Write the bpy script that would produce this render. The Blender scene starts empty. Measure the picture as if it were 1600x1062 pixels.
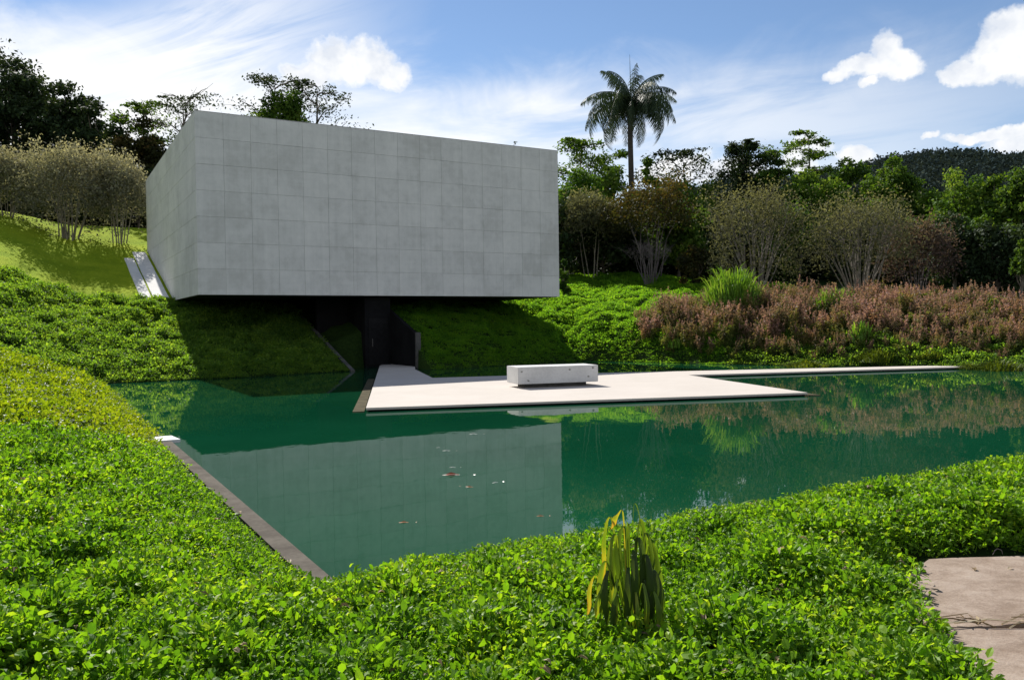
import bpy, bmesh, math, random
import numpy as np
from mathutils import Matrix, Vector

random.seed(7)
rng = np.random.default_rng(7)
R = math.radians
scene = bpy.context.scene
COL = scene.collection

# ------------------------------------------------------------------ camera
FPX, PITCH, ROLL, EYE = 1277.0, R(1.093), R(0.797), 2.094
cam_d = bpy.data.cameras.new('camera')
cam_d.sensor_width = 36.0
cam_d.lens = FPX / 1600 * 36
cam_d.clip_start = 0.1
cam_d.clip_end = 5000
cam = bpy.data.objects.new('camera', cam_d)
COL.objects.link(cam)
_f = Vector((0, math.cos(PITCH), -math.sin(PITCH)))
_u0 = Vector((0, math.sin(PITCH), math.cos(PITCH)))
_r0 = Vector((1, 0, 0))
_r = math.cos(ROLL) * _r0 - math.sin(ROLL) * _u0
_u = math.sin(ROLL) * _r0 + math.cos(ROLL) * _u0
M4 = Matrix.Identity(4)
for i in range(3):
    M4[i][0], M4[i][1], M4[i][2] = _r[i], _u[i], -_f[i]
M4[2][3] = EYE
cam.matrix_world = M4
scene.camera = cam


def ray(px, py):
    d = _f * FPX + _r * (px - 800) - _u * (py - 531)
    return d.normalized()


def at(px, py, Y):
    """world point on the line of sight of a photo pixel, at depth Y"""
    d = ray(px, py)
    t = Y / d.y
    return Vector((d.x * t, Y, EYE + d.z * t))


def atz(px, py, z):
    d = ray(px, py)
    t = (z - EYE) / d.z
    return Vector((d.x * t, d.y * t, z))


def azel(px, py):
    d = ray(px, py)
    return math.atan2(d.x, d.y), math.asin(d.z)


# ------------------------------------------------------------------ light
SUN_AZ, SUN_EL = R(-27.0), R(40.3)      # azimuth from +Y, negative to the left
SUNDIR = Vector((math.sin(SUN_AZ) * math.cos(SUN_EL), math.cos(SUN_AZ) * math.cos(SUN_EL), math.sin(SUN_EL)))
sl = bpy.data.lights.new('sun', 'SUN')
sl.energy = 5.0
sl.angle = R(0.5)
sl.color = (1.0, 0.955, 0.88)
so = bpy.data.objects.new('sun', sl)
so.rotation_euler = SUNDIR.to_track_quat('Z', 'Y').to_euler()
so.location = (0, 0, 60)
COL.objects.link(so)

scene.view_settings.view_transform = 'Standard'
scene.view_settings.look = 'None'
scene.view_settings.gamma = 1
scene.view_settings.use_curve_mapping = False
scene.view_settings.exposure = 0.74
try:
    scene.cycles.use_denoising = True
    scene.cycles.max_bounces = 8
    scene.cycles.transparent_max_bounces = 8
    scene.cycles.sample_clamp_indirect = 6
except Exception:
    pass


class NT:
    """small helper to write node trees as expressions"""
    def __init__(self, nt):
        self.nt = nt

    def new(self, t, **kw):
        n = self.nt.nodes.new(t)
        for k, v in kw.items():
            setattr(n, k, v)
        return n

    def link(self, a, b):
        self.nt.links.new(a, b)

    def put(self, sock, v):
        if isinstance(v, bpy.types.NodeSocket):
            self.link(v, sock)
        else:
            sock.default_value = v

    def m(self, op, a, b=None, c=None, clamp=False):
        n = self.new('ShaderNodeMath', operation=op, use_clamp=clamp)
        self.put(n.inputs[0], a)
        if b is not None:
            self.put(n.inputs[1], b)
        if c is not None:
            self.put(n.inputs[2], c)
        return n.outputs[0]

    def sm(self, x, lo, hi, a=0.0, b=1.0):
        n = self.new('ShaderNodeMapRange', interpolation_type='SMOOTHSTEP')
        self.put(n.inputs[0], x)
        n.inputs[1].default_value, n.inputs[2].default_value = lo, hi
        n.inputs[3].default_value, n.inputs[4].default_value = a, b
        return n.outputs[0]

    def xyz(self, x, y, z):
        n = self.new('ShaderNodeCombineXYZ')
        for i, v in enumerate((x, y, z)):
            self.put(n.inputs[i], v)
        return n.outputs[0]

    def noise(self, vec, scale, detail=3, rough=0.55, lac=2.0, dist=0.0, out=0):
        n = self.new('ShaderNodeTexNoise')
        if vec is not None:
            self.link(vec, n.inputs['Vector'])
        n.inputs['Scale'].default_value = scale
        n.inputs['Detail'].default_value = detail
        n.inputs['Roughness'].default_value = rough
        n.inputs['Lacunarity'].default_value = lac
        n.inputs['Distortion'].default_value = dist
        return n.outputs[out]

    def mix(self, f, a, b):
        n = self.new('ShaderNodeMix', data_type='RGBA')
        self.put(n.inputs[0], f)
        for s, v in ((n.inputs[6], a), (n.inputs[7], b)):
            if isinstance(v, bpy.types.NodeSocket):
                self.link(v, s)
            else:
                s.default_value = (*v, 1) if len(v) == 3 else v
        return n.outputs[2]

    def ramp(self, f, stops):
        n = self.new('ShaderNodeValToRGB')
        e = n.color_ramp.elements
        while len(e) < len(stops):
            e.new(0.5)
        for el, (p, c) in zip(e, stops):
            el.position = p
            el.color = (*c, 1)
        self.link(f, n.inputs[0])
        return n.outputs[0]


# ------------------------------------------------------------------ sky
world = bpy.data.worlds.new('World')
scene.world = world
world.use_nodes = True
wt = world.node_tree
wt.nodes.clear()
W = NT(wt)
sky = W.new('ShaderNodeTexSky', sky_type='NISHITA')
sky.sun_disc = False
sky.sun_elevation = SUN_EL
sky.sun_rotation = SUN_AZ
sky.altitude = 800
sky.air_density = 1.0
sky.dust_density = 0.1
sky.ozone_density = 3.0
bg_sky = W.new('ShaderNodeBackground')
bg_sky.inputs[1].default_value = 0.072
W.link(sky.outputs[0], bg_sky.inputs[0])
bg_cl = W.new('ShaderNodeBackground')

bg_cl.inputs[1].default_value = 0.64
tc = W.new('ShaderNodeTexCoord')
sep = W.new('ShaderNodeSeparateXYZ')
W.link(tc.outputs['Generated'], sep.inputs[0])
az0 = W.m('ARCTAN2', sep.outputs[0], sep.outputs[1])
el0 = W.m('ARCSINE', sep.outputs[2])
dirv = tc.outputs['Generated']
w1 = W.new('ShaderNodeSeparateColor')
W.link(W.noise(dirv, 16, 5, 0.6, out=1), w1.inputs[0])
az = W.m('ADD', az0, W.m('MULTIPLY', W.m('SUBTRACT', w1.outputs[0], 0.5), 0.050))
el = W.m('ADD', el0, W.m('MULTIPLY', W.m('SUBTRACT', w1.outputs[1], 0.5), 0.050))
# cumulus heads: (px, py, rx px, ry px)
BL = [(1383, 84, 24, 32), (1404, 98, 34, 22), (1362, 106, 36, 17), (1328, 112, 26, 14), (1308, 121, 18, 11), (1357, 131, 14, 7),
      (1586, 58, 36, 36), (1562, 84, 40, 26), (1530, 102, 38, 18), (1497, 113, 28, 12), (1610, 84, 36, 34),
      (578, 92, 40, 34), (528, 104, 44, 32), (610, 118, 30, 22), (478, 122, 40, 20),
      (1068, 254, 44, 26), (1036, 266, 40, 22), (1128, 268, 44, 20), (1160, 280, 40, 22),
      (1340, 238, 22, 13), (1270, 228, 36, 18), (1252, 252, 30, 18),
      (1560, 208, 44, 11), (1510, 216, 34, 7), (1452, 216, 12, 6), (1590, 222, 40, 12)]
cum = None
for (px, py, rx, ry) in BL:
    a_, e_ = azel(px, py)
    dx = W.m('MULTIPLY', W.m('SUBTRACT', az, a_), FPX / rx)
    dy = W.m('MULTIPLY', W.m('SUBTRACT', el, e_), FPX / ry)
    d2 = W.m('ADD', W.m('MULTIPLY', dx, dx), W.m('MULTIPLY', dy, dy))
    v = W.m('SUBTRACT', 1.0, d2)
    cum = v if cum is None else W.m('MAXIMUM', cum, v)
fine = W.noise(dirv, 70, 4, 0.6)
cum = W.m('ADD', cum, W.m('MULTIPLY', W.m('SUBTRACT', fine, 0.5), 1.15))
cumf = W.sm(cum, -0.35, 0.62, 0, 0.97)
# cirrus veil, spread low over the western half of the sky
tilt = W.m('ADD', el0, W.m('MULTIPLY', az0, -0.10))
st1 = W.noise(W.xyz(W.m('MULTIPLY', az0, 3.2), W.m('MULTIPLY', tilt, 17.0), 0.3), 1.0, 5, 0.6, dist=0.5)
st2 = W.noise(W.xyz(W.m('MULTIPLY', az0, 7.0), W.m('MULTIPLY', el0, 12.0), 4.1), 1.0, 5, 0.62, dist=0.6)
top = W.m('ADD', W.sm(az0, -0.56, -0.22, 0.345, 0.318), W.m('MULTIPLY', W.m('SUBTRACT', st2, 0.5), 0.11))
band = W.sm(W.m('SUBTRACT', top, el0), -0.012, 0.085)
azf = W.m('MULTIPLY', W.sm(az0, -0.04, 0.44, 0.96, 0.48), W.sm(az0, 0.36, 0.60, 1.0, 0.40))
streak = W.sm(st1, 0.30, 0.66)
veil = W.m('MULTIPLY', band, W.m('MULTIPLY', azf, W.m('ADD', W.m('MULTIPLY', W.sm(az0, -0.15, 0.12, 0.38, 0.80), W.m('SUBTRACT', streak, 1.0)), 1.0)))
# swept cirrus, rising from left to right
a1, e1 = azel(0, 150)
a2, e2 = azel(520, -10)
ux, uy = a2 - a1, e2 - e1
ln = math.hypot(ux, uy)
ux, uy = ux / ln, uy / ln
cx_ = W.m('ADD', W.m('MULTIPLY', W.m('SUBTRACT', az0, a1), ux), W.m('MULTIPLY', W.m('SUBTRACT', el0, e1), uy))
cy_ = W.m('ADD', W.m('MULTIPLY', W.m('SUBTRACT', az0, a1), -uy), W.m('MULTIPLY', W.m('SUBTRACT', el0, e1), ux))
st3 = W.noise(W.xyz(W.m('MULTIPLY', cx_, 4.0), W.m('MULTIPLY', cy_, 22.0), 8.2), 1.0, 6, 0.62, dist=0.7)
yy = W.m('ADD', cy_, W.m('MULTIPLY', W.m('SUBTRACT', st3, 0.5), 0.08))
v2 = W.m('MULTIPLY', W.sm(yy, 0.075, 0.015), W.sm(yy, -0.11, -0.05))
v2 = W.m('MULTIPLY', v2, W.m('MULTIPLY', W.sm(W.m('ADD', cx_, W.m('MULTIPLY', W.m('SUBTRACT', st3, 0.5), 0.25)), 0.50, 0.22), W.sm(st3, 0.30, 0.66, 0.22, 0.92)))
# cloud over the unseen sky, thickened low down to brighten the front wall
g = W.noise(dirv, 2.6, 6, 0.6, dist=0.4)
away = W.sm(W.m('ABSOLUTE', az0), 0.62, 0.95)
v3 = W.m('MULTIPLY', W.sm(g, 0.40, 0.62, 0.15, 0.85), W.m('MULTIPLY', away, W.sm(el0, 0.40, 0.75, 1.0, 0.12)))
off = W.new('ShaderNodeVectorMath', operation='ADD')
W.link(dirv, off.inputs[0])
off.inputs[1].default_value = (-0.008, 0.0, 0.011)
n1 = W.noise(dirv, 22, 4, 0.55)
n2 = W.noise(off.outputs[0], 22, 4, 0.55)
shade = W.m('ADD', 0.55, W.m('MULTIPLY', W.m('SUBTRACT', n1, n2), 3.2), clamp=True)
shade = W.m('MAXIMUM', shade, W.sm(cumf, 0.9, 0.3))
W.link(W.mix(shade, (0.76, 0.80, 0.87), (1.04, 1.035, 1.02)), bg_cl.inputs[0])
inv = W.m('SUBTRACT', 1.0, veil)
for q in (v2, v3, cumf):
    inv = W.m('MULTIPLY', inv, W.m('SUBTRACT', 1.0, q))
dens = W.m('MULTIPLY', W.m('SUBTRACT', 1.0, inv), W.sm(el0, -0.02, 0.02), clamp=True)
mixs = W.new('ShaderNodeMixShader')
W.link(dens, mixs.inputs[0])
W.link(bg_sky.outputs[0], mixs.inputs[1])
W.link(bg_cl.outputs[0], mixs.inputs[2])
wo = W.new('ShaderNodeOutputWorld')
W.link(mixs.outputs[0], wo.inputs[0])


# ------------------------------------------------------------------ materials
def material(name):
    m = bpy.data.materials.new(name)
    m.use_nodes = True
    m.node_tree.nodes.clear()
    n = NT(m.node_tree)
    out = n.new('ShaderNodeOutputMaterial')
    return m, n, out


def pbsdf(n, color, rough=0.8, spec=0.3, bump=None, bstr=0.3, bdist=0.02):
    p = n.new('ShaderNodeBsdfPrincipled')
    if isinstance(color, bpy.types.NodeSocket):
        n.link(color, p.inputs['Base Color'])
    else:
        p.inputs['Base Color'].default_value = (*color, 1)
    n.put(p.inputs['Roughness'], rough)
    p.inputs['Specular IOR Level'].default_value = spec
    if bump is not None:
        b = n.new('ShaderNodeBump')
        b.inputs['Strength'].default_value = bstr
        b.inputs['Distance'].default_value = bdist
        n.link(bump, b.inputs['Height'])
        n.link(b.outputs[0], p.inputs['Normal'])
    return p


def leaf_mat(name, stops, trans=0.35, rough=0.5, spec=0.35, inst=0.5, tcol=(1.25, 1.15, 0.5), pos_scale=None):
    """foliage: colour from a per-leaf tint, some light through the leaf"""
    m, n, out = material(name)
    at_ = n.new('ShaderNodeAttribute', attribute_name='tint')
    oi = n.new('ShaderNodeObjectInfo')
    f = n.m('ADD', n.m('MULTIPLY', at_.outputs['Fac'], 1 - inst), n.m('MULTIPLY', oi.outputs['Random'], inst))
    if pos_scale:
        geo = n.new('ShaderNodeNewGeometry')
        f = n.m('ADD', f, n.m('MULTIPLY', n.m('SUBTRACT', n.noise(geo.outputs['Position'], pos_scale, 2), 0.5), 0.9), clamp=True)
    c = n.ramp(f, stops)
    p = pbsdf(n, c, rough, spec)
    tr = n.new('ShaderNodeBsdfTranslucent')
    vm = n.new('ShaderNodeVectorMath', operation='MULTIPLY')
    n.link(c, vm.inputs[0])
    vm.inputs[1].default_value = tcol
    n.link(vm.outputs[0], tr.inputs[0])
    mx = n.new('ShaderNodeMixShader')
    mx.inputs[0].default_value = trans
    n.link(p.outputs[0], mx.inputs[1])
    n.link(tr.outputs[0], mx.inputs[2])
    n.link(mx.outputs[0], out.inputs[0])
    return m


def concrete(name, c1, c2, scale=0.7, streak=0.0, rough=0.92, rnd=0.0, bumpd=0.004, spec=0.08):
    m, n, out = material(name)
    tco = n.new('ShaderNodeNewGeometry').outputs['Position']
    a = n.noise(tco, scale, 5, 0.6)
    b = n.noise(tco, scale * 9, 4, 0.6)
    f = n.m('ADD', n.m('MULTIPLY', a, 0.7), n.m('MULTIPLY', b, 0.3))
    if streak:
        mp = n.new('ShaderNodeMapping')
        mp.inputs['Scale'].default_value = (2.2, 2.2, 0.12)
        n.link(tco, mp.inputs[0])
        f = n.m('ADD', n.m('MULTIPLY', f, 1 - streak), n.m('MULTIPLY', n.noise(mp.outputs[0], 1.6, 4, 0.6), streak))
    if rnd:
        oi = n.new('ShaderNodeObjectInfo')
        f = n.m('ADD', f, n.m('MULTIPLY', n.m('SUBTRACT', oi.outputs['Random'], 0.5), rnd))
    c = n.ramp(n.sm(f, 0.3, 0.72), [(0, c1), (1, c2)])
    p = pbsdf(n, c, rough, spec, n.noise(tco, 14, 5, 0.65), 0.5, bumpd)
    n.link(p.outputs[0], out.inputs[0])
    return m




def panel_mat():
    m, n, out = material('weathered_panel_concrete')
    pos = n.new('ShaderNodeNewGeometry').outputs['Position']
    oi = n.new('ShaderNodeObjectInfo')
    a = n.noise(pos, 0.35, 6, 0.65, dist=0.4)
    b = n.noise(pos, 3.0, 6, 0.65)
    mp = n.new('ShaderNodeMapping')
    mp.inputs['Scale'].default_value = (2.6, 2.6, 0.10)
    n.link(pos, mp.inputs[0])
    st = n.noise(mp.outputs[0], 1.5, 5, 0.65)
    mh = n.new('ShaderNodeMapping')
    mh.inputs['Scale'].default_value = (0.16, 0.16, 2.4)
    n.link(pos, mh.inputs[0])
    bd = n.noise(mh.outputs[0], 1.4, 4, 0.6)
    f = n.m('ADD', n.m('ADD', n.m('MULTIPLY', a, 0.46), n.m('MULTIPLY', b, 0.24)), n.m('ADD', n.m('MULTIPLY', st, 0.18), n.m('MULTIPLY', bd, 0.12)))
    f = n.m('ADD', f, n.m('MULTIPLY', n.m('SUBTRACT', oi.outputs['Random'], 0.5), 0.07))
    c = n.ramp(n.sm(f, 0.34, 0.66), [(0, (0.50, 0.50, 0.48)), (0.45, (0.60, 0.60, 0.585)), (1, (0.69, 0.685, 0.665))])
    # thin run-off marks
    drip = n.sm(n.noise(mp.outputs[0], 5.0, 4, 0.6), 0.60, 0.74)
    c = n.mix(n.m('MULTIPLY', drip, n.sm(a, 0.42, 0.62, 0.0, 0.45)), c, (0.36, 0.36, 0.345))
    pits = n.noise(pos, 26, 4, 0.7)
    p = pbsdf(n, c, 0.92, 0.08, n.m('ADD', n.m('MULTIPLY', b, 0.6), n.m('MULTIPLY', pits, 0.4)), 0.6, 0.006)
    n.link(p.outputs[0], out.inputs[0])
    return m


M_PANEL = panel_mat()
M_CORE = concrete('dark_joint_concrete', (0.24, 0.24, 0.235), (0.58, 0.58, 0.57), 0.4)
M_WALL = concrete('weathered_concrete', (0.30, 0.29, 0.27), (0.44, 0.43, 0.41), 1.2, 0.3)
M_SOFFIT = concrete('soffit_concrete', (0.05, 0.05, 0.05), (0.08, 0.08, 0.08), 1.2)  # shade under the box is put into this dark colour
M_RECESS = concrete('dark_recess_render', (0.008, 0.008, 0.009), (0.014, 0.014, 0.015), 1.2, spec=0.02)  # near-black colour stands in for the deep shade of the recess
M_COPE = concrete('stained_wall_concrete', (0.05, 0.05, 0.047), (0.12, 0.117, 0.113), 2.0)  # darkened to sink wall edges and bench base into the shade
M_PLAZA = concrete('cream_paving', (0.455, 0.413, 0.372), (0.50, 0.457, 0.415), 0.6)
M_KERB = concrete('wet_kerb_concrete', (0.075, 0.066, 0.056), (0.14, 0.125, 0.105), 2.2, spec=0.02)
M_PALE = concrete('pale_concrete', (0.62, 0.61, 0.6), (0.74, 0.73, 0.72), 1.3)
M_LEDGE = concrete('submerged_ledge', (0.05, 0.045, 0.03), (0.11, 0.095, 0.06), 3.0, spec=0.02)


def sandstone():
    m, n, out = material('pinkish_sandstone')
    pos = n.new('ShaderNodeNewGeometry').outputs['Position']
    mp = n.new('ShaderNodeMapping')
    mp.inputs['Scale'].default_value = (1.0, 1.35, 1.0)
    mp.inputs['Rotation'].default_value = (0, 0, 0.2)
    n.link(pos, mp.inputs[0])
    a = n.noise(mp.outputs[0], 2.2, 6, 0.62)
    b = n.noise(pos, 60, 4, 0.7)
    sp = n.noise(pos, 13, 4, 0.7)
    f = n.m('ADD', n.m('MULTIPLY', a, 0.55), n.m('ADD', n.m('MULTIPLY', b, 0.2), n.m('MULTIPLY', sp, 0.25)))
    c = n.ramp(n.sm(f, 0.34, 0.66), [(0, (0.18, 0.13, 0.095)), (0.5, (0.265, 0.205, 0.16)), (1, (0.33, 0.27, 0.22))])
    h = n.m('ADD', n.m('MULTIPLY', a, 1.0), n.m('ADD', n.m('MULTIPLY', b, 0.22), n.m('MULTIPLY', sp, 0.35)))
    p = pbsdf(n, c, 0.85, 0.2, h, 0.8, 0.02)
    n.link(p.outputs[0], out.inputs[0])
    return m


M_STONE = sandstone()


def marble():
    m, n, out = material('white_tile_stone')
    pos = n.new('ShaderNodeTexCoord').outputs['Object']
    a = n.noise(pos, 1.3, 5, 0.6)
    b = n.noise(pos, 14, 4, 0.6)
    f = n.m('ADD', n.m('MULTIPLY', a, 0.6), n.m('MULTIPLY', b, 0.4))
    c = n.ramp(n.sm(f, 0.3, 0.7), [(0, (0.46, 0.455, 0.45)), (1, (0.60, 0.595, 0.585))])
    p = pbsdf(n, c, 0.5, 0.35, b, 0.3, 0.004)
    n.link(p.outputs[0], out.inputs[0])
    return m


M_BENCH = marble()


def plain(name, c, rough=0.8, spec=0.3, var=0.25, scale=6):
    m, n, out = material(name)
    pos = n.new('ShaderNodeTexCoord').outputs['Object']
    f = n.noise(pos, scale, 4, 0.6)
    lo = tuple(x * (1 - var) for x in c)
    hi = tuple(x * (1 + var) for x in c)
    col = n.ramp(n.sm(f, 0.3, 0.7), [(0, lo), (1, hi)])
    p = pbsdf(n, col, rough, spec, f, 0.4, 0.01)
    n.link(p.outputs[0], out.inputs[0])
    return m


M_BARK = plain('grey_brown_bark', (0.12, 0.10, 0.08), scale=5)
M_PALEBARK = plain('pale_grey_bark', (0.22, 0.195, 0.165), 0.9, 0.05, scale=5)
M_TWIG = plain('bare_grey_twig', (0.15, 0.13, 0.125), 0.9, 0.05, scale=5)
M_PALMBARK = plain('palm_bark', (0.075, 0.068, 0.06), 0.9, 0.05, scale=8)
M_MARK = plain('grey_green_tile_motif', (0.20, 0.20, 0.18), scale=30)
M_DOOR = plain('dark_door', (0.008, 0.008, 0.009), 0.6, 0.1)  # coloured as dark as the painted recess shade around it


def water_mat():
    m, n, out = material('green_pond_water')
    pos = n.new('ShaderNodeNewGeometry').outputs['Position']
    mp = n.new('ShaderNodeMapping')
    mp.inputs['Scale'].default_value = (1, 0.55, 1)
    n.link(pos, mp.inputs[0])
    h = n.m('ADD', n.m('MULTIPLY', n.noise(mp.outputs[0], 0.9, 2, 0.5), 0.7), n.m('MULTIPLY', n.noise(mp.outputs[0], 5.0, 2, 0.5), 0.08))
    murk = n.noise(pos, 0.16, 4, 0.6)
    c = n.ramp(n.sm(murk, 0.3, 0.7), [(0, (0.0026, 0.044, 0.0195)), (1, (0.0042, 0.058, 0.0265))])
    p = pbsdf(n, c, 0.015, 0.5, h, 0.09, 0.05)
    p.inputs['IOR'].default_value = 1.33
    n.link(p.outputs[0], out.inputs[0])
    return m


M_WATER = water_mat()


def ground_mat():
    m, n, out = material('grass_and_soil')
    pos = n.new('ShaderNodeNewGeometry').outputs['Position']
    lawn = n.new('ShaderNodeAttribute', attribute_name='lawn').outputs['Fac']
    cover = n.new('ShaderNodeAttribute', attribute_name='cover').outputs['Fac']
    a = n.noise(pos, 0.5, 5, 0.6)
    b = n.noise(pos, 9, 5, 0.7)
    f = n.m('ADD', n.m('MULTIPLY', a, 0.5), n.m('MULTIPLY', b, 0.5))
    soil = n.ramp(n.sm(f, 0.3, 0.7), [(0, (0.020, 0.017, 0.011)), (1, (0.048, 0.043, 0.024))])
    under = n.ramp(n.sm(f, 0.3, 0.7), [(0, (0.010, 0.022, 0.006)), (1, (0.030, 0.058, 0.012))])
    grass = n.ramp(n.sm(f, 0.3, 0.7), [(0, (0.17, 0.26, 0.012)), (0.6, (0.28, 0.37, 0.018)), (1, (0.36, 0.41, 0.03))])
    c = n.mix(lawn, n.mix(cover, soil, under), grass)
    p = pbsdf(n, c, 0.95, 0.03, n.noise(pos, 22, 5, 0.75), 1.0, 0.05)
    n.link(p.outputs[0], out.inputs[0])
    return m


M_GROUND = ground_mat()
# foliage colours
M_COVER = leaf_mat('ground_cover_leaf', [(0, (0.0477, 0.1219, 0.0125)), (0.45, (0.1113, 0.2279, 0.0146)), (0.8, (0.1802, 0.3021, 0.0188)), (1, (0.2862, 0.3710, 0.0358))], 0.5, 0.48, 0.2, 0.35, (1.8, 1.8, 0.5), 1.1)
M_COVERFAR = leaf_mat('bank_cover_leaf', [(0, (0.0356, 0.0839, 0.0184)), (0.5, (0.0788, 0.1589, 0.0235)), (1, (0.1589, 0.2415, 0.0362))], 0.52, 0.6, 0.15, 0.45, (2.8, 2.5, 0.8), 0.7)
M_COVERLAWN = leaf_mat('yellow_green_bank_leaf', [(0, (0.065, 0.125, 0.008)), (0.5, (0.125, 0.205, 0.010)), (1, (0.20, 0.265, 0.020))], 0.5, 0.5, 0.25, 0.4, (2.1, 1.8, 0.5), 0.8)
M_RIGHT = leaf_mat('slope_cover_leaf', [(0, (0.0371, 0.1044, 0.0129)), (0.5, (0.0789, 0.1914, 0.0164)), (1, (0.1508, 0.2668, 0.0257))], 0.55, 0.6, 0.15, 0.45, (3.0, 2.6, 0.8), 0.6)
M_DARK = leaf_mat('dark_tree_leaf', [(0, (0.013, 0.024, 0.011)), (0.6, (0.027, 0.048, 0.018)), (1, (0.055, 0.088, 0.033))], 0.2, 0.7, 0.12, 0.0, (1.8, 1.6, 0.6))
M_REDDK = leaf_mat('dull_red_green_leaf', [(0, (0.018, 0.022, 0.010)), (0.5, (0.042, 0.048, 0.014)), (0.8, (0.07, 0.052, 0.018)), (1, (0.10, 0.095, 0.03))], 0.3, 0.7, 0.1, 0.0, (1.8, 1.5, 0.6))
M_MID = leaf_mat('green_tree_leaf', [(0, (0.026, 0.060, 0.012)), (0.5, (0.062, 0.125, 0.018)), (1, (0.13, 0.195, 0.03))], 0.38, 0.7, 0.1, 0.0, (1.6, 1.5, 0.5))
M_BRIGHT = leaf_mat('bright_green_leaf', [(0, (0.035, 0.085, 0.012)), (0.5, (0.075, 0.15, 0.02)), (1, (0.15, 0.22, 0.04))], 0.40, 0.7, 0.1, 0.0, (1.6, 1.5, 0.6))
M_BUSH = leaf_mat('grey_olive_leaf', [(0, (0.0464, 0.0493, 0.0319)), (0.5, (0.0986, 0.1015, 0.0580)), (0.85, (0.1624, 0.1624, 0.0798)), (1, (0.2320, 0.2248, 0.1015))], 0.28, 0.8, 0.05, 0.0, (1.5, 1.45, 0.8))
M_BUSHY = leaf_mat('yellow_grey_leaf', [(0, (0.0672, 0.0702, 0.0538)), (0.5, (0.1645, 0.1645, 0.1121)), (1, (0.4336, 0.4111, 0.2542))], 0.25, 0.8, 0.05, 0.0, (1.5, 1.4, 0.9))
M_PURPLE = leaf_mat('purple_brown_leaf', [(0, (0.0390, 0.0286, 0.0286)), (0.5, (0.0910, 0.0650, 0.0585)), (1, (0.1430, 0.1170, 0.0780))], 0.3, 0.8, 0.05, 0.0, (1.5, 1.3, 0.8))
M_PALM = leaf_mat('palm_leaflet', [(0, (0.022, 0.040, 0.022)), (0.6, (0.045, 0.075, 0.034)), (1, (0.085, 0.12, 0.05))], 0.2, 0.55, 0.25, 0.3)
M_REDSHRUB = leaf_mat('reddish_shrub_leaf', [(0, (0.035, 0.060, 0.014)), (0.3, (0.10, 0.135, 0.028)), (0.55, (0.17, 0.16, 0.045)), (0.75, (0.22, 0.145, 0.075)), (1, (0.30, 0.17, 0.135))], 0.42, 0.6, 0.2, 0.42, (1.6, 1.4, 0.85), 0.6)
M_REED = leaf_mat('bright_reed_leaf', [(0, (0.07, 0.17, 0.015)), (0.6, (0.14, 0.28, 0.02)), (1, (0.24, 0.36, 0.05))], 0.4, 0.5, 0.4, 0.0)
M_TUSS = leaf_mat('mossy_grass_blade', [(0, (0.05, 0.085, 0.010)), (0.6, (0.11, 0.155, 0.012)), (1, (0.19, 0.21, 0.02))], 0.35, 0.6, 0.2, 0.3)
M_HILLTREE = leaf_mat('far_forest_leaf', [(0, (0.026, 0.040, 0.042)), (0.6, (0.034, 0.050, 0.048)), (1, (0.045, 0.060, 0.053))], 0.1, 0.9, 0.0, 0.0)  # bluish haze of distance is mixed into the leaf colour
M_WILT = leaf_mat('wilting_leaf', [(0, (0.018, 0.030, 0.010)), (0.35, (0.045, 0.085, 0.012)), (0.65, (0.13, 0.21, 0.02)), (0.85, (0.32, 0.32, 0.03)), (1, (0.42, 0.20, 0.05))], 0.4, 0.5, 0.3, 0.0, (1.8, 1.6, 0.5))
M_DRYPATCH = leaf_mat('sunburnt_leaf', [(0, (0.14, 0.17, 0.03)), (0.5, (0.26, 0.25, 0.07)), (1, (0.42, 0.36, 0.18))], 0.4, 0.6, 0.2, 0.4, (1.4, 1.2, 0.7))
M_DRY = leaf_mat('dry_leaf', [(0, (0.10, 0.065, 0.03)), (0.6, (0.28, 0.20, 0.10)), (1, (0.5, 0.45, 0.33))], 0.2, 0.6, 0.3, 0.3)


# ------------------------------------------------------------------ object helpers
def tag(o, label=None, cat=None, group=None, kind=None):
    if label:
        o['label'] = label
    if cat:
        o['category'] = cat
    if group:
        o['group'] = group
    if kind:
        o['kind'] = kind
    return o


def empty(name, loc, rz=0.0):
    o = bpy.data.objects.new(name, None)
    o.location = loc
    o.rotation_euler = (0, 0, rz)
    o.empty_display_size = 0.3
    COL.objects.link(o)
    return o


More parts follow.
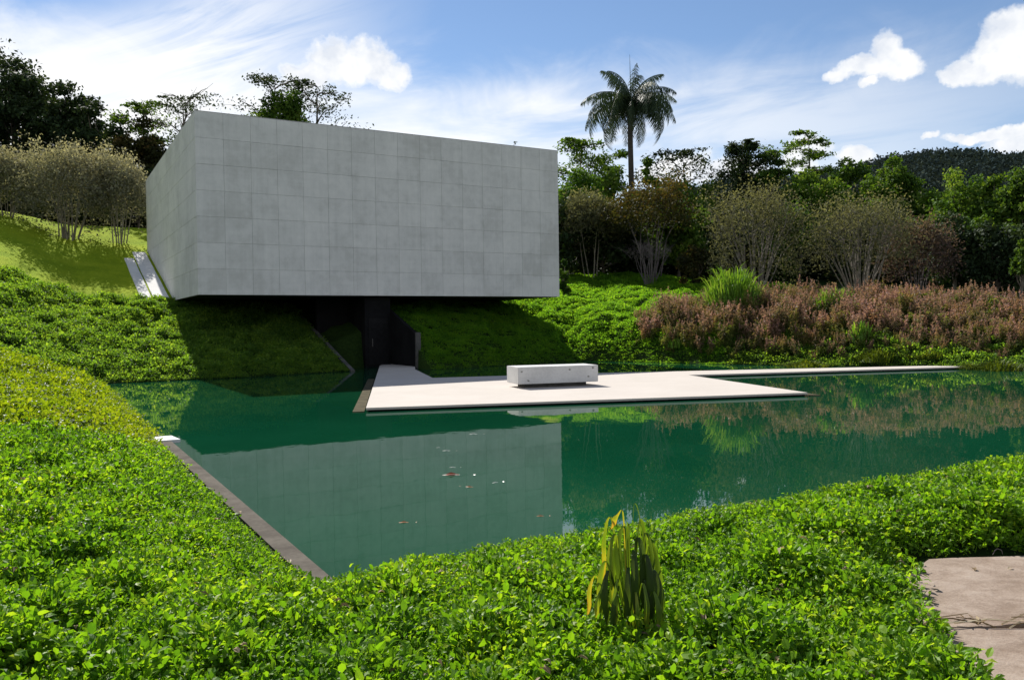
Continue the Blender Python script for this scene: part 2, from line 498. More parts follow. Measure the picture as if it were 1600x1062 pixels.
class Geo:
    """collects polygons and per-point tints, then makes one mesh"""
    def __init__(self):
        self.v, self.f, self.t, self.n = [], [], [], 0

    def add(self, verts, faces, tint=0.5):
        verts = np.asarray(verts, dtype=np.float32).reshape(-1, 3)
        k = len(verts)
        self.v.append(verts)
        for fc in faces:
            self.f.append(tuple(i + self.n for i in fc))
        self.t.append(np.full(k, tint, np.float32) if np.isscalar(tint) else np.asarray(tint, np.float32))
        self.n += k

    def tube(self, pts, rad, sides=6, cap=True, tint=0.5):
        pts = np.asarray(pts, float)
        k = len(pts)
        tg = np.gradient(pts, axis=0)
        tg /= np.linalg.norm(tg, axis=1, keepdims=True) + 1e-9
        ref = np.array([0.31, 0.17, 0.93])
        if abs(tg.mean(0) @ ref) > 0.9 * np.linalg.norm(tg.mean(0)):
            ref = np.array([0.95, -0.2, 0.1])
        vs = []
        for i in range(k):
            x = np.cross(tg[i], ref)
            x /= np.linalg.norm(x) + 1e-9
            y = np.cross(tg[i], x)
            for s in range(sides):
                th = 2 * math.pi * s / sides
                vs.append(pts[i] + rad[i] * (math.cos(th) * x + math.sin(th) * y))
        fs = []
        for i in range(k - 1):
            for s in range(sides):
                a, b = i * sides + s, i * sides + (s + 1) % sides
                fs.append((a, b, b + sides, a + sides))
        if cap:
            fs.append(tuple(range(sides))[::-1])
            fs.append(tuple((k - 1) * sides + s for s in range(sides)))
        self.add(vs, fs, tint)

    def box(self, lo, hi):
        x0, y0, z0 = lo
        x1, y1, z1 = hi
        self.add([(x0, y0, z0), (x1, y0, z0), (x1, y1, z0), (x0, y1, z0), (x0, y0, z1), (x1, y0, z1), (x1, y1, z1), (x0, y1, z1)],
                 [(0, 3, 2, 1), (4, 5, 6, 7), (0, 1, 5, 4), (1, 2, 6, 5), (2, 3, 7, 6), (3, 0, 4, 7)])

    def prism(self, poly, z0, z1):
        k = len(poly)
        z0 = [z0] * k if np.isscalar(z0) else z0
        z1 = [z1] * k if np.isscalar(z1) else z1
        v = [(p[0], p[1], z) for p, z in zip(poly, z0)] + [(p[0], p[1], z) for p, z in zip(poly, z1)]
        f = [tuple(range(k))[::-1], tuple(range(k, 2 * k))]
        for i in range(k):
            j = (i + 1) % k
            f.append((i, j, j + k, i + k))
        self.add(v, f)

    def quads(self, V, tint):
        """V: (N,4,3) loose quads"""
        N = len(V)
        base = self.n
        self.v.append(V.reshape(-1, 3).astype(np.float32))
        self.f.append(('Q', base, N))
        self.t.append(np.repeat(np.asarray(tint, np.float32), 4))
        self.n += 4 * N

    def mesh(self, name, mat, smooth=False):
        me = bpy.data.meshes.new(name)
        V = np.concatenate(self.v) if self.v else np.zeros((0, 3), np.float32)
        starts, loops = [], []
        tot = 0
        for fc in self.f:
            if fc[0] == 'Q':
                _, b, N = fc
                loops.append(np.arange(b, b + 4 * N, dtype=np.int32))
                starts.append(tot + 4 * np.arange(N, dtype=np.int32))
                tot += 4 * N
            else:
                loops.append(np.array(fc, dtype=np.int32))
                starts.append(np.array([tot], dtype=np.int32))
                tot += len(fc)
        L = np.concatenate(loops)
        S = np.concatenate(starts)
        me.vertices.add(len(V))
        me.vertices.foreach_set('co', V.ravel())
        me.loops.add(len(L))
        me.loops.foreach_set('vertex_index', L)
        me.polygons.add(len(S))
        me.polygons.foreach_set('loop_start', S)
        me.polygons.foreach_set('use_smooth', np.full(len(S), smooth, dtype=bool))
        at_ = me.attributes.new('tint', 'FLOAT', 'POINT')
        at_.data.foreach_set('value', np.concatenate(self.t))
        me.update(calc_edges=True)
        me.validate()
        me.materials.append(mat)
        return me

    def build(self, name, mat, parent=None, smooth=False, loc=None):
        o = bpy.data.objects.new(name, self.mesh(name, mat, smooth))
        COL.objects.link(o)
        if parent is not None:
            o.parent = parent
        if loc is not None:
            o.location = loc
        return o


def leaf_cards(P, size, nrm=None, aspect=0.5, spread=1.0, droop=0.0):
    """rhombic leaf faces at P, random heading, normals nrm + noise"""
    N = len(P)
    s = np.broadcast_to(np.asarray(size, float), (N,)) * rng.uniform(0.7, 1.35, N)
    n = rng.normal(size=(N, 3)) * spread
    if nrm is not None:
        n = n + nrm
    n /= np.linalg.norm(n, axis=1, keepdims=True) + 1e-9
    r = rng.normal(size=(N, 3))
    r[:, 2] -= droop
    t = r - n * (r * n).sum(1, keepdims=True)
    t /= np.linalg.norm(t, axis=1, keepdims=True) + 1e-9
    b = np.cross(n, t)
    hl = (s * 0.5)[:, None]
    hw = (s * 0.5 * aspect)[:, None]
    return np.stack([P - t * hl, P - b * hw + t * hl * 0.12, P + t * hl, P + b * hw + t * hl * 0.12], 1)


# ------------------------------------------------------------------ layout frame of the building
C0 = np.array([-14.305, 37.388])
YAW = R(29.893)
DV = np.array([math.cos(YAW), math.sin(YAW)])
NV = np.array([-math.sin(YAW), math.cos(YAW)])
BW, BD, BZ, BH = 19.70, 20.15, 3.644, 8.40


def w(a, b):
    p = C0 + DV * a + NV * b
    return (float(p[0]), float(p[1]))


def ab(X, Y):
    rx, ry = np.asarray(X) - C0[0], np.asarray(Y) - C0[1]
    return rx * DV[0] + ry * DV[1], rx * NV[0] + ry * NV[1]


POND = np.array([(-4.3, -33), (34, -33), (34, -26), (28.5, -21.5), (26.9, -19.8), (24.0, -14.0), (22.3, -10.0), (21.3, -5.5), (19.7, -2.3), (14, -3.3),
                 (9.65, -4.2), (9.65, 0.9), (6.3, 0.9), (6.3, -2.6), (1, -3.9), (-4.3, -4.1)], float)
_pv = np.array([(1.4, 2.1), (2.08, 3.5), (2.30, 4.15), (2.55, 5.0), (2.90, 5.9), (3.15, 6.42), (9, 6.9), (9, -4), (-3, -4), (-2.2, 1.7)], float)


def sdist(px, py, poly):
    """signed distance to a polygon, negative inside"""
    px, py = np.asarray(px, float), np.asarray(py, float)
    d = np.full(px.shape, 1e9)
    ins = np.zeros(px.shape, bool)
    k = len(poly)
    for i in range(k):
        x0, y0 = poly[i]
        x1, y1 = poly[(i + 1) % k]
        ex, ey = x1 - x0, y1 - y0
        t = np.clip(((px - x0) * ex + (py - y0) * ey) / (ex * ex + ey * ey + 1e-12), 0, 1)
        d = np.minimum(d, np.hypot(px - x0 - t * ex, py - y0 - t * ey))
        c = ((y0 > py) != (y1 > py)) & (px < (x1 - x0) * (py - y0) / (y1 - y0 + 1e-12) + x0)
        ins ^= c
    return np.where(ins, -d, d)


def sstep(x, a, b):
    t = np.clip((x - a) / (b - a), 0, 1)
    return t * t * (3 - 2 * t)


_ph = rng.uniform(0, 6.28, (24,))
_dr = rng.uniform(0, 6.28, (24,))


def bumps(X, Y, wl, k0=0):
    s = 0
    for i in range(8):
        j = (k0 + i) % 24
        fr = 2 * math.pi / wl * (0.7 + 0.12 * i)
        s = s + np.sin((X * math.cos(_dr[j]) + Y * math.sin(_dr[j])) * fr + _ph[j])
    return s / 3.0


def ground(X, Y):
    X, Y = np.asarray(X, float), np.asarray(Y, float)
    a, b = ab(X, Y)
    sd = sdist(a, b, POND)
    bw = np.interp(a, [-60, -4.3, 1, 6.3, 9.6, 14, 19.7, 21.3, 22.5, 24, 26.9, 34, 60, 200], [-4.1, -4.1, -3.9, -2.6, -4.2, -3.3, -2.3, -5.2, -9.5, -14, -19.8, -26, -30, -30])
    hb = np.maximum(b - bw, 0)
    left = 0.305 * np.minimum(hb, 32) + 0.10 * np.clip(hb - 32, 0, 40)
    right = np.interp(hb, [0, 1.8, 4.6, 9, 17.3, 21, 60], [0, 1.12, 2.35, 3.42, 6.1, 6.7, 7.2]) + 0.05 * np.clip(hb - 19.6, 0, 60)
    far = 0.22 * np.minimum(hb, 9) + 0.13 * np.clip(hb - 9, 0, 30) + 0.03 * np.clip(hb - 39, 0, 60)
    k1 = sstep(a, 6.5, 10.5)
    k2 = sstep(a, 19, 25)
    z = left * (1 - k1) + (right * (1 - k2) + far * k2) * k1
    # bank on the left of the pool
    sl = np.interp(b, [-60, -40, -33, -20, -4, 6, 16, 30], [0.06, 0.07, 0.12, 0.26, 0.44, 0.42, 0.32, 0.2])
    lw = np.clip(-4.45 - a, 0, 60)
    z = z + 3.2 * (1 - np.exp(-sl * lw / 3.2))
    # near bank by the path
    near = np.clip(-33.1 - b, 0, 60)
    z = np.where(b < -33.0, z + 0.16 * (1 - np.exp(-near / 1.1)) + 0.0, z)
    dist = np.hypot(X, Y)
    am = sstep(dist, 20, 32) * np.clip(np.minimum(sd, 2) / 2, 0, 1) * sstep(80 - dist, 0, 30)
    lawn_k = 1 - 0.85 * lawn(a, b)
    z = z + am * lawn_k * (0.15 * bumps(X, Y, 3.0) + 0.07 * bumps(X, Y, 1.1, 9)) * np.where(a > 9, 1.35, 1.0)
    path = sdist(X, Y, _pv)
    z = z + 0.16 * sstep(path, 0.2, 0.5) * (1 - sstep(path, 0.7, 1.5)) * sstep(Y, 5.0, 6.2)
    z = np.where(path < 0.25, z * 0 + np.minimum(z, 0.13), z)
    # rolling country far away
    z = z + np.clip(dist - 130, 0, 2000) * 0.012
    # pool basin
    basin = np.maximum(-1.0, -0.05 + 3.0 * np.minimum(sd, 0))
    z = np.where(sd < 0, basin, z)
    return z


def lawn(a, b):
    lf = sstep(b, 7.2, 9.2) * (1 - sstep(b, 40, 50))
    edge = 8.2 + 0.16 * np.clip(-2.5 - a, 0, 12)
    lf = sstep(b - edge, -0.7, 0.5) * (1 - sstep(b, 40, 50)) * (1 - sstep(a, 2, 6))
    rt = sstep(b, 9.0, 12.0) * sstep(a, 8, 12) * (1 - sstep(b, 26, 34)) * (1 - sstep(a - 0.35 * b, 22, 26))
    return np.clip(lf + rt, 0, 1)


def gz(x, y):
    return float(ground(np.array([x]), np.array([y]))[0])


def hit(px, py, y0=20, y1=140):
    """where the line of sight of a pixel meets the ground"""
    d = ray(px, py)
    Y = np.linspace(y0, y1, 1600)
    t = Y / d.y
    zz = EYE + d.z * t
    g_ = ground(d.x * t, Y)
    k = np.argmax(zz < g_)
    if not (zz < g_).any():
        k = len(Y) - 1
    return float(d.x * t[k]), float(Y[k]), float(g_[k])


# ------------------------------------------------------------------ ground sheet
def axis(lo, hi, parts):
    out = [lo]
    for stop, step in parts:
        x = out[-1]
        k = max(1, int(round((stop - x) / step)))
        out += list(x + (stop - x) * (np.arange(1, k + 1) / k))
    return np.array(out)


ua = axis(-900, 900, [(-300, 100), (-100, 25), (-40, 4), (-20, 0.8), (-4.5, 0.35), (-4.32, 0.18), (-4.28, 0.04), (6.28, 0.5), (6.32, 0.04), (9.63, 0.5), (9.67, 0.04), (34, 0.4), (60, 1.0), (120, 5), (300, 30), (900, 100)])
ub = axis(-300, 1200, [(-100, 50), (-50, 5), (-44, 0.5), (-33.02, 0.22), (-32.98, 0.04), (-26, 0.5), (-4, 0.4), (22, 0.4), (50, 1.0), (120, 5), (300, 25), (1200, 100)])
A, B = np.meshgrid(ua, ub)
GX = C0[0] + DV[0] * A + NV[0] * B
GY = C0[1] + DV[1] * A + NV[1] * B
GZ = ground(GX, GY)
nv_, nu_ = A.shape
idx = np.arange(nv_ * nu_).reshape(nv_, nu_)
Q = np.stack([idx[:-1, :-1], idx[:-1, 1:], idx[1:, 1:], idx[1:, :-1]], -1).reshape(-1, 4)
me = bpy.data.meshes.new('ground')
me.vertices.add(nv_ * nu_)
me.vertices.foreach_set('co', np.stack([GX, GY, GZ], -1).astype(np.float32).ravel())
me.loops.add(Q.size)
me.loops.foreach_set('vertex_index', Q.astype(np.int32).ravel())
me.polygons.add(len(Q))
me.polygons.foreach_set('loop_start', (np.arange(len(Q)) * 4).astype(np.int32))
me.polygons.foreach_set('use_smooth', np.ones(len(Q), bool))
ca = me.attributes.new('lawn', 'FLOAT', 'POINT')
ca.data.foreach_set('value', lawn(A, B).astype(np.float32).ravel())
cb = me.attributes.new('cover', 'FLOAT', 'POINT')
cb.data.foreach_set('value', (1 - sstep(np.hypot(GX, GY), 70, 90) * sstep(B, 14, 22)).astype(np.float32).ravel())
me.update(calc_edges=True)
me.materials.append(M_GROUND)
go = bpy.data.objects.new('ground', me)
COL.objects.link(go)
tag(go, 'grassy slopes and lawn around the green pond', kind='structure')

# water
gw = Geo()
wp = [w(-4.35, -33.05), w(34.05, -33.05), w(34.05, -24), w(22, -2), w(9.7, 1.0), w(6.25, 1.0), w(-4.35, -2.5)]
gw.add([(p[0], p[1], 0.0) for p in wp], [tuple(range(len(wp)))])
tag(gw.build('water', M_WATER), 'still emerald green pond water', kind='structure')

# far wooded hill behind the trees at the right
HP = [(980, 306), (1060, 298), (1120, 286), (1180, 282), (1260, 274), (1330, 262), (1385, 251), (1430, 245), (1480, 243), (1520, 247), (1545, 250), (1575, 243), (1610, 241), (1680, 228), (1780, 240), (1900, 262), (2050, 300)]
ridge = np.array([tuple(at(x, y, 460)) for x, y in HP])
gh = Geo()
nx, ny = 170, 34
ts = np.linspace(0, 1, nx)
rp = np.stack([np.interp(ts, np.linspace(0, 1, len(ridge)), ridge[:, i]) for i in range(3)], 1)
vv = []
for j in range(ny):
    s = j / (ny - 1)
    prof = math.sin(min(s / 0.55, 1) * math.pi / 2) ** 1.3 if s < 0.55 else math.cos((s - 0.55) / 0.45 * math.pi / 2)
    for i in range(nx):
        y_ = rp[i, 1] - 240 + 440 * s
        amp = 5 * prof
        z_ = (rp[i, 2] - 4) * prof + amp * 0.25 * float(bumps(np.array(rp[i, 0] + 7 * s), np.array(y_), 60))
        vv.append((rp[i, 0] * (0.75 + 0.45 * s), y_, z_ - 1))
ff = [(j * nx + i, j * nx + i + 1, (j + 1) * nx + i + 1, (j + 1) * nx + i) for j in range(ny - 1) for i in range(nx - 1)]
gh.add(vv, ff)
m_hill, n_, o_ = material('wooded_hill')
pp = n_.new('ShaderNodeNewGeometry').outputs['Position']
fh = n_.noise(pp, 0.06, 6, 0.7)
ph = pbsdf(n_, n_.ramp(n_.sm(fh, 0.3, 0.7), [(0, (0.018, 0.030, 0.022)), (1, (0.045, 0.058, 0.034))]), 0.95, 0.05, n_.noise(pp, 0.18, 4, 0.7), 1.0, 6.0)
n_.link(ph.outputs[0], o_.inputs[0])
tag(gh.build('hill', m_hill, smooth=True), 'dark wooded ridge on the skyline', kind='structure')
hv = np.array(vv).reshape(ny, nx, 3)
k = 16000
jj = rng.uniform(6, 21, k)
ii = rng.uniform(0, nx - 1.01, k)
pj, pi_ = jj.astype(int), ii.astype(int)
base = hv[pj, pi_] + (hv[pj + 1, pi_] - hv[pj, pi_]) * (jj - pj)[:, None] + (hv[pj, np.minimum(pi_ + 1, nx - 1)] - hv[pj, pi_]) * (ii - pi_)[:, None]
P = np.repeat(base, 5, 0) + rng.normal(size=(k * 5, 3)) * np.array([1.6, 1.6, 1.3]) + np.array([0, 0, 2.0])
gf = Geo()
gf.quads(leaf_cards(P, 1.35, np.array([0, 0, 0.6]), 0.8), np.repeat(rng.uniform(0, 1, k), 5))
tag(gf.build('hill_forest', M_HILLTREE), 'distant forest canopy covering the ridge', kind='stuff')

# ------------------------------------------------------------------ gallery building
gal = empty('gallery_building', (C0[0], C0[1], 0), YAW)
tag(gal, 'raw concrete box gallery cantilevered over the grassy bank and pond', 'building')
g_ = Geo()
ins_ = 0.03
g_.box((ins_, ins_, BZ + 0.05), (BW - ins_, BD - 0.01, BZ + BH - 0.03))
g_.build('concrete_core', M_CORE, gal)
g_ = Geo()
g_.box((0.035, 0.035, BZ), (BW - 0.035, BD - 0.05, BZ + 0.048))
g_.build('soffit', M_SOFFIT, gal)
g_ = Geo()
g_.box((0.0, 0.0, BZ + BH - 0.028), (BW, BD, BZ + BH))
g_.build('roof_slab', M_WALL, gal)


def panel_mesh(wd, ht, th, bev=0.006):
    g = Geo()
    x0, x1, z0, z1 = 0, wd, 0, ht
    v = [(x0, th, z0), (x1, th, z0), (x1, th, z1), (x0, th, z1),
         (x0, bev, z0), (x1, bev, z0), (x1, bev, z1), (x0, bev, z1),
         (x0 + bev, 0, z0 + bev), (x1 - bev, 0, z0 + bev), (x1 - bev, 0, z1 - bev), (x0 + bev, 0, z1 - bev)]
    f = [(8, 9, 10, 11)]
    for i in range(4):
        j = (i + 1) % 4
        f.append((i, j, j + 4, i + 4))
        f.append((i + 4, j + 4, j + 8, i + 8))
    g.add(v, f)
    return g.mesh('panel', M_PANEL)


NC, NR = 16, 7
pw, phh = BW / NC, (BH - 0.03) / NR
gap = 0.006
pm = panel_mesh(pw - gap, phh - gap, 0.034)
k = 0
prng = np.random.default_rng(3)
for r_ in range(NR):
    for c_ in range(NC):
        o = bpy.data.objects.new('panel', pm)
        COL.objects.link(o)
        o.parent = gal
        o.location = (c_ * pw + gap / 2, -0.004 + prng.uniform(-0.003, 0.003), BZ + r_ * phh + gap / 2)
pd = BD / NC
pm2 = panel_mesh(pd - gap, phh - gap, 0.034)
for r_ in range(NR):
    for c_ in range(NC):
        o = bpy.data.objects.new('panel', pm2)
        COL.objects.link(o)
        o.parent = gal
        o.rotation_euler = (0, 0, -math.pi / 2)
        o.location = (-0.004 + prng.uniform(-0.003, 0.003), (c_ + 1) * pd - gap / 2, BZ + r_ * phh + gap / 2)
for r_ in range(NR):
    for c_ in range(NC):
        o = bpy.data.objects.new('panel', pm2)
        COL.objects.link(o)
        o.parent = gal
        o.rotation_euler = (0, 0, math.pi / 2)
        o.location = (BW + 0.004, c_ * pd + gap / 2, BZ + r_ * phh + gap / 2)
# the side wall runs down behind the bank to the ground
g_ = Geo()
g_.box((0.04, 8.2, 2.5), (0.3, BD - 0.06, BZ - 0.002))
g_.build('plinth_wall', M_WALL, gal)
# entrance block under the cantilever, in the recess between the grass banks
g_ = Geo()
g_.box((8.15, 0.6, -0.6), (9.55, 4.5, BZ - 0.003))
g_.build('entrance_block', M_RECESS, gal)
g_ = Geo()
g_.box((8.35, 0.56, 0.105), (9.40, 0.597, 2.5))
dr = g_.build('door', M_DOOR, gal)
g_ = Geo()
g_.box((8.50, 0.50, 1.05), (8.54, 0.558, 1.45))
g_.build('handle', M_COPE, dr)
g_ = Geo()
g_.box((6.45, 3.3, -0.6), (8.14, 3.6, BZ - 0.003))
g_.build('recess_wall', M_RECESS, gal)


def bank_wall(a0, a1, bs, dz, z0=-0.8):
    """a wall along the bank whose top follows the slope"""
    g = Geo()
    bs = np.asarray(bs, float)
    v, f = [], []
    for i, b in enumerate(bs):
        zt = dz[i]
        v += [(a0, b, z0), (a1, b, z0), (a1, b, zt), (a0, b, zt)]
    k = len(bs)
    for i in range(k - 1):
        for s in range(4):
            p, q = i * 4 + s, i * 4 + (s + 1) % 4
            f.append((p, q, q + 4, p + 4))
    f += [(3, 2, 1, 0), tuple((k - 1) * 4 + s for s in range(4))]
    g.add(v, f)
    return g


bs = np.linspace(-2.75, 8.2, 9)
bank_wall(6.22, 6.42, bs, np.minimum(0.10 + 0.31 * (bs + 2.6), BZ - 0.01)).build('retaining_wall', M_COPE, gal)
bs = np.linspace(-2.6, 4.4, 8)
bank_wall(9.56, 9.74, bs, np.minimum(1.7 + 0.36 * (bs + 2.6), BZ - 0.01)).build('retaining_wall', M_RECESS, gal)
bank_wall(9.55, 9.80, np.array([-2.72, -2.604]), np.array([1.75, 1.77])).build('wall_edge', M_COPE, gal)
# stepped-back weed growing on the roof edge
P0 = at(779, 224, 45.3)
wd = empty('roof_weed', (w(16.9, 0.25)[0], w(16.9, 0.25)[1], BZ + BH))
tag(wd, 'tiny weed sprouting from the top edge of the concrete box', 'weed')
g_ = Geo()
g_.tube([(0, 0, 0), (0.05, 0, 0.12), (0.14, 0, 0.24)], [0.015, 0.012, 0.006], 5)
g_.build('stem', M_TWIG, wd)
g_ = Geo()
g_.quads(leaf_cards(np.array([0.12, 0, 0.22]) + rng.normal(size=(12, 3)) * 0.05, 0.12), rng.uniform(0, 1, 12))
g_.build('leaf_tuft', M_DARK, wd)

# ------------------------------------------------------------------ terrace, walkway and pool edge
T = [(x * 1.026, y * 1.026) for x, y in [(-3.51, 19.49), (7.94, 21.98), (6.45, 29.95), (18.3, 32.75), (18.7, 33.85), (3.5, 31.95), (-2.97, 30.35), (-4.35, 36.5), (-4.9, 41.2), (-6.62, 42.2), (-6.55, 40.35)]]
g_ = Geo()
g_.prism(T, 0.045, 0.10)
tag(g_.build('terrace', M_PLAZA), 'smooth cream terrace and walkway floating on the pond', kind='structure')
cT = np.mean(np.array(T), 0)
g_ = Geo()
Tb = [(x + 0.10 * (cT[0] - x) / math.hypot(cT[0] - x, cT[1] - y), y + 0.10 * (cT[1] - y) / math.hypot(cT[0] - x, cT[1] - y)) for x, y in T]
g_.prism(Tb, -0.6, 0.0445)  # takes the shade-dark recess colour to draw a shadow line under the slab
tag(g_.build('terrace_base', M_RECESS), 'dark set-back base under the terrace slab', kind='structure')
g_ = Geo()
g_.prism([(-3.92, 19.93), (-3.64, 19.97), (-5.45, 32.2), (-5.70, 32.2)], -0.6, 0.02)
g_.prism([(8.18, 22.56), (8.50, 22.52), (6.88, 30.8), (6.67, 30.73)], -0.6, 0.03)
tag(g_.build('terrace_ledge', M_LEDGE), 'low wet concrete ledge beside the terrace', kind='structure')

# pool kerb and its pale end block
g_ = Geo()
g_.prism([w(-4.40, -33.2), w(-4.21, -33.2), w(-4.21, -23.4), w(-4.40, -23.4)], -1.0, 0.035)
tag(g_.build('pool_kerb', M_KERB), 'reddish brown concrete kerb along the left edge of the pond', kind='structure')
g_ = Geo()
g_.prism([w(-4.50, -23.36), w(-4.05, -23.36), w(-4.12, -22.7), w(-4.50, -22.7)], -1.0, 0.055)
tag(g_.build('kerb_block', M_PALE), 'small pale concrete block at the end of the pond kerb', 'kerb block')

# white ramp along the side wall of the gallery
rmp = empty('side_ramp', (w(-1, 8.3)[0], w(-1, 8.3)[1], 0), 0)
tag(rmp, 'white concrete ramp running up the slope beside the box', 'ramp')


def strip(a0, a1, b0, b1, lift, name):
    g = Geo()
    bb = np.linspace(b0, b1, 7)
    v, f = [], []
    for b in bb:
        z = gz(*w(-0.8, b))
        for a_, zz in ((a0, z - 0.6), (a1, z - 0.6), (a1, z + lift), (a0, z + lift)):
            p = w(a_, b)
            v.append((p[0] - rmp.location.x, p[1] - rmp.location.y, zz))
    k = len(bb)
    for i in range(k - 1):
        for s in range(4):
            p, q = i * 4 + s, i * 4 + (s + 1) % 4
            f.append((p, q, q + 4, p + 4))
    f += [(3, 2, 1, 0), tuple((k - 1) * 4 + s for s in range(4))]
    g.add(v, f)
    return g.build(name, M_PALE, rmp)


strip(-0.98, -0.20, 8.0, 19.4, 0.06, 'ramp_slab')
strip(-1.62, -1.08, 8.0, 17.6, 0.06, 'side_strip')

# stone block bench on the terrace
BY = R(18.0)
bench = empty('stone_bench', (0.174, 25.3, 0.10), BY)
tag(bench, 'white stone block bench on the cream terrace', 'bench')
g_ = Geo()
LB, DB, HB = 2.70, 1.15, 0.53
bm = bmesh.new()
bmesh.ops.create_cube(bm, size=1)
bmesh.ops.scale(bm, vec=(LB, DB, HB), verts=bm.verts)
bmesh.ops.translate(bm, vec=(LB / 2, DB / 2, 0.13 + HB / 2), verts=bm.verts)
bmesh.ops.bevel(bm, geom=bm.edges[:], offset=0.012, segments=2, affect='EDGES')
me = bpy.data.meshes.new('slab')
bm.to_mesh(me)
bm.free()
me.materials.append(M_BENCH)
o = bpy.data.objects.new('slab', me)
COL.objects.link(o)
o.parent = bench
g_ = Geo()
g_.box((0.30, 0.28, 0.0), (LB - 0.30, DB - 0.2, 0.1295))
g_.build('base', M_COPE, bench)  # dark colour stands for the shadow gap below the slab
for mx, mz in ((0.12, 0.52), (0.33, 0.24), (1.72, 0.54), (2.36, 0.30), (2.52, 0.58)):
    g_ = Geo()
    pts = []
    for s in range(9):
        r0 = random.uniform(0.025, 0.055)
        pts.append((mx + r0 * math.cos(s / 9 * 6.283), -0.0025, mz + r0 * 0.8 * math.sin(s / 9 * 6.283)))
    g_.add(pts + [(mx, -0.003, mz)], [(i, (i + 1) % 9, 9) for i in range(9)])
    g_.build('painted_motif', M_MARK, bench)

# paving slabs bottom right
def slab(poly, label):
    g = Geo()
    pts = []
    k = len(poly)
    for i in range(k):
        p, q = np.array(poly[i]), np.array(poly[(i + 1) % k])
        m_ = max(2, int(np.linalg.norm(q - p) / 0.18))
        nrm = np.array([q[1] - p[1], p[0] - q[0]])
        nrm /= np.linalg.norm(nrm)
        for s in range(m_):
            pts.append(p + (q - p) * s / m_ + nrm * random.uniform(-0.018, 0.018))
    g.prism([tuple(p) for p in pts], 0.08, 0.205)
    return tag(g.build('paving_slab', M_STONE), label, 'paving slab', 'sandstone slabs of the path')


slab([(2.35, 4.98), (7.5, 5.05), (7.5, 6.72), (3.25, 6.40), (2.75, 5.9)], 'far pinkish sandstone slab half shaded by the hedge leaves')
slab([(1.2, 3.25), (7.5, 3.1), (7.5, 5.0), (2.32, 4.93), (2.0, 4.2)], 'near pinkish sandstone slab in the bottom right corner')
slab([(0.2, 0.6), (7.5, 0.6), (7.5, 3.05), (1.15, 3.2)], 'sandstone slab of the path in front of the near corner slab')

# ------------------------------------------------------------------ instanced ground cover
def gn_scatter(name, protos, P, rot, scl, pid, label, kind='stuff', parent=None):
    me = bpy.data.meshes.new(name)
    N = len(P)
    me.vertices.add(N)
    me.vertices.foreach_set('co', P.astype(np.float32).ravel())
    a = me.attributes.new('rot', 'FLOAT_VECTOR', 'POINT')
    a.data.foreach_set('vector', rot.astype(np.float32).ravel())
    a = me.attributes.new('scl', 'FLOAT', 'POINT')
    a.data.foreach_set('value', scl.astype(np.float32))
    a = me.attributes.new('pid', 'INT', 'POINT')
    a.data.foreach_set('value', pid.astype(np.int32))
    me.update()
    o = bpy.data.objects.new(name, me)
    COL.objects.link(o)
    ng = bpy.data.node_groups.new(name, 'GeometryNodeTree')
    ng.interface.new_socket('Geometry', in_out='INPUT', socket_type='NodeSocketGeometry')
    ng.interface.new_socket('Geometry', in_out='OUTPUT', socket_type='NodeSocketGeometry')
    nd = ng.nodes
    gi, gout = nd.new('NodeGroupInput'), nd.new('NodeGroupOutput')
    iop = nd.new('GeometryNodeInstanceOnPoints')
    g2i = nd.new('GeometryNodeJoinGeometry')
    for p in protos[::-1]:
        oi = nd.new('GeometryNodeObjectInfo')
        oi.inputs['Object'].default_value = p
        oi.inputs['As Instance'].default_value = True
        ng.links.new(oi.outputs['Geometry'], g2i.inputs[0])

    def named(nm, dt):
        q = nd.new('GeometryNodeInputNamedAttribute')
        q.data_type = dt
        q.inputs['Name'].default_value = nm
        return q.outputs['Attribute']
    ng.links.new(gi.outputs[0], iop.inputs['Points'])
    ng.links.new(g2i.outputs[0], iop.inputs['Instance'])
    iop.inputs['Pick Instance'].default_value = True
    ng.links.new(named('pid', 'INT'), iop.inputs['Instance Index'])
    e2r = nd.new('FunctionNodeEulerToRotation')
    ng.links.new(named('rot', 'FLOAT_VECTOR'), e2r.inputs[0])
    ng.links.new(e2r.outputs[0], iop.inputs['Rotation'])
    ng.links.new(named('scl', 'FLOAT'), iop.inputs['Scale'])
    ng.links.new(iop.outputs[0], gout.inputs[0])
    md = o.modifiers.new('scatter', 'NODES')
    md.node_group = ng
    tag(o, label, kind=kind)
    return o


def leaf6(g, base, d, up, L, Wd, fold, tint, curl=0.15):
    """one oval leaf, folded along its midrib"""
    d = d / np.linalg.norm(d)
    s = np.cross(d, up)
    s /= np.linalg.norm(s) + 1e-9
    n = np.cross(s, d)
    mid = [base, base + d * L * 0.5 + n * L * curl * 0.4, base + d * L - n * L * curl]
    l1 = base + d * L * 0.28 + s * Wd * 0.46 + n * fold * Wd
    l2 = base + d * L * 0.70 + s * Wd * 0.40 + n * fold * Wd
    r1 = base + d * L * 0.28 - s * Wd * 0.46 + n * fold * Wd
    r2 = base + d * L * 0.70 - s * Wd * 0.40 + n * fold * Wd
    g.add([mid[0], mid[1], mid[2], l1, l2, r1, r2], [(0, 1, 4, 3), (1, 2, 4), (0, 5, 6, 1), (1, 6, 2)], tint)


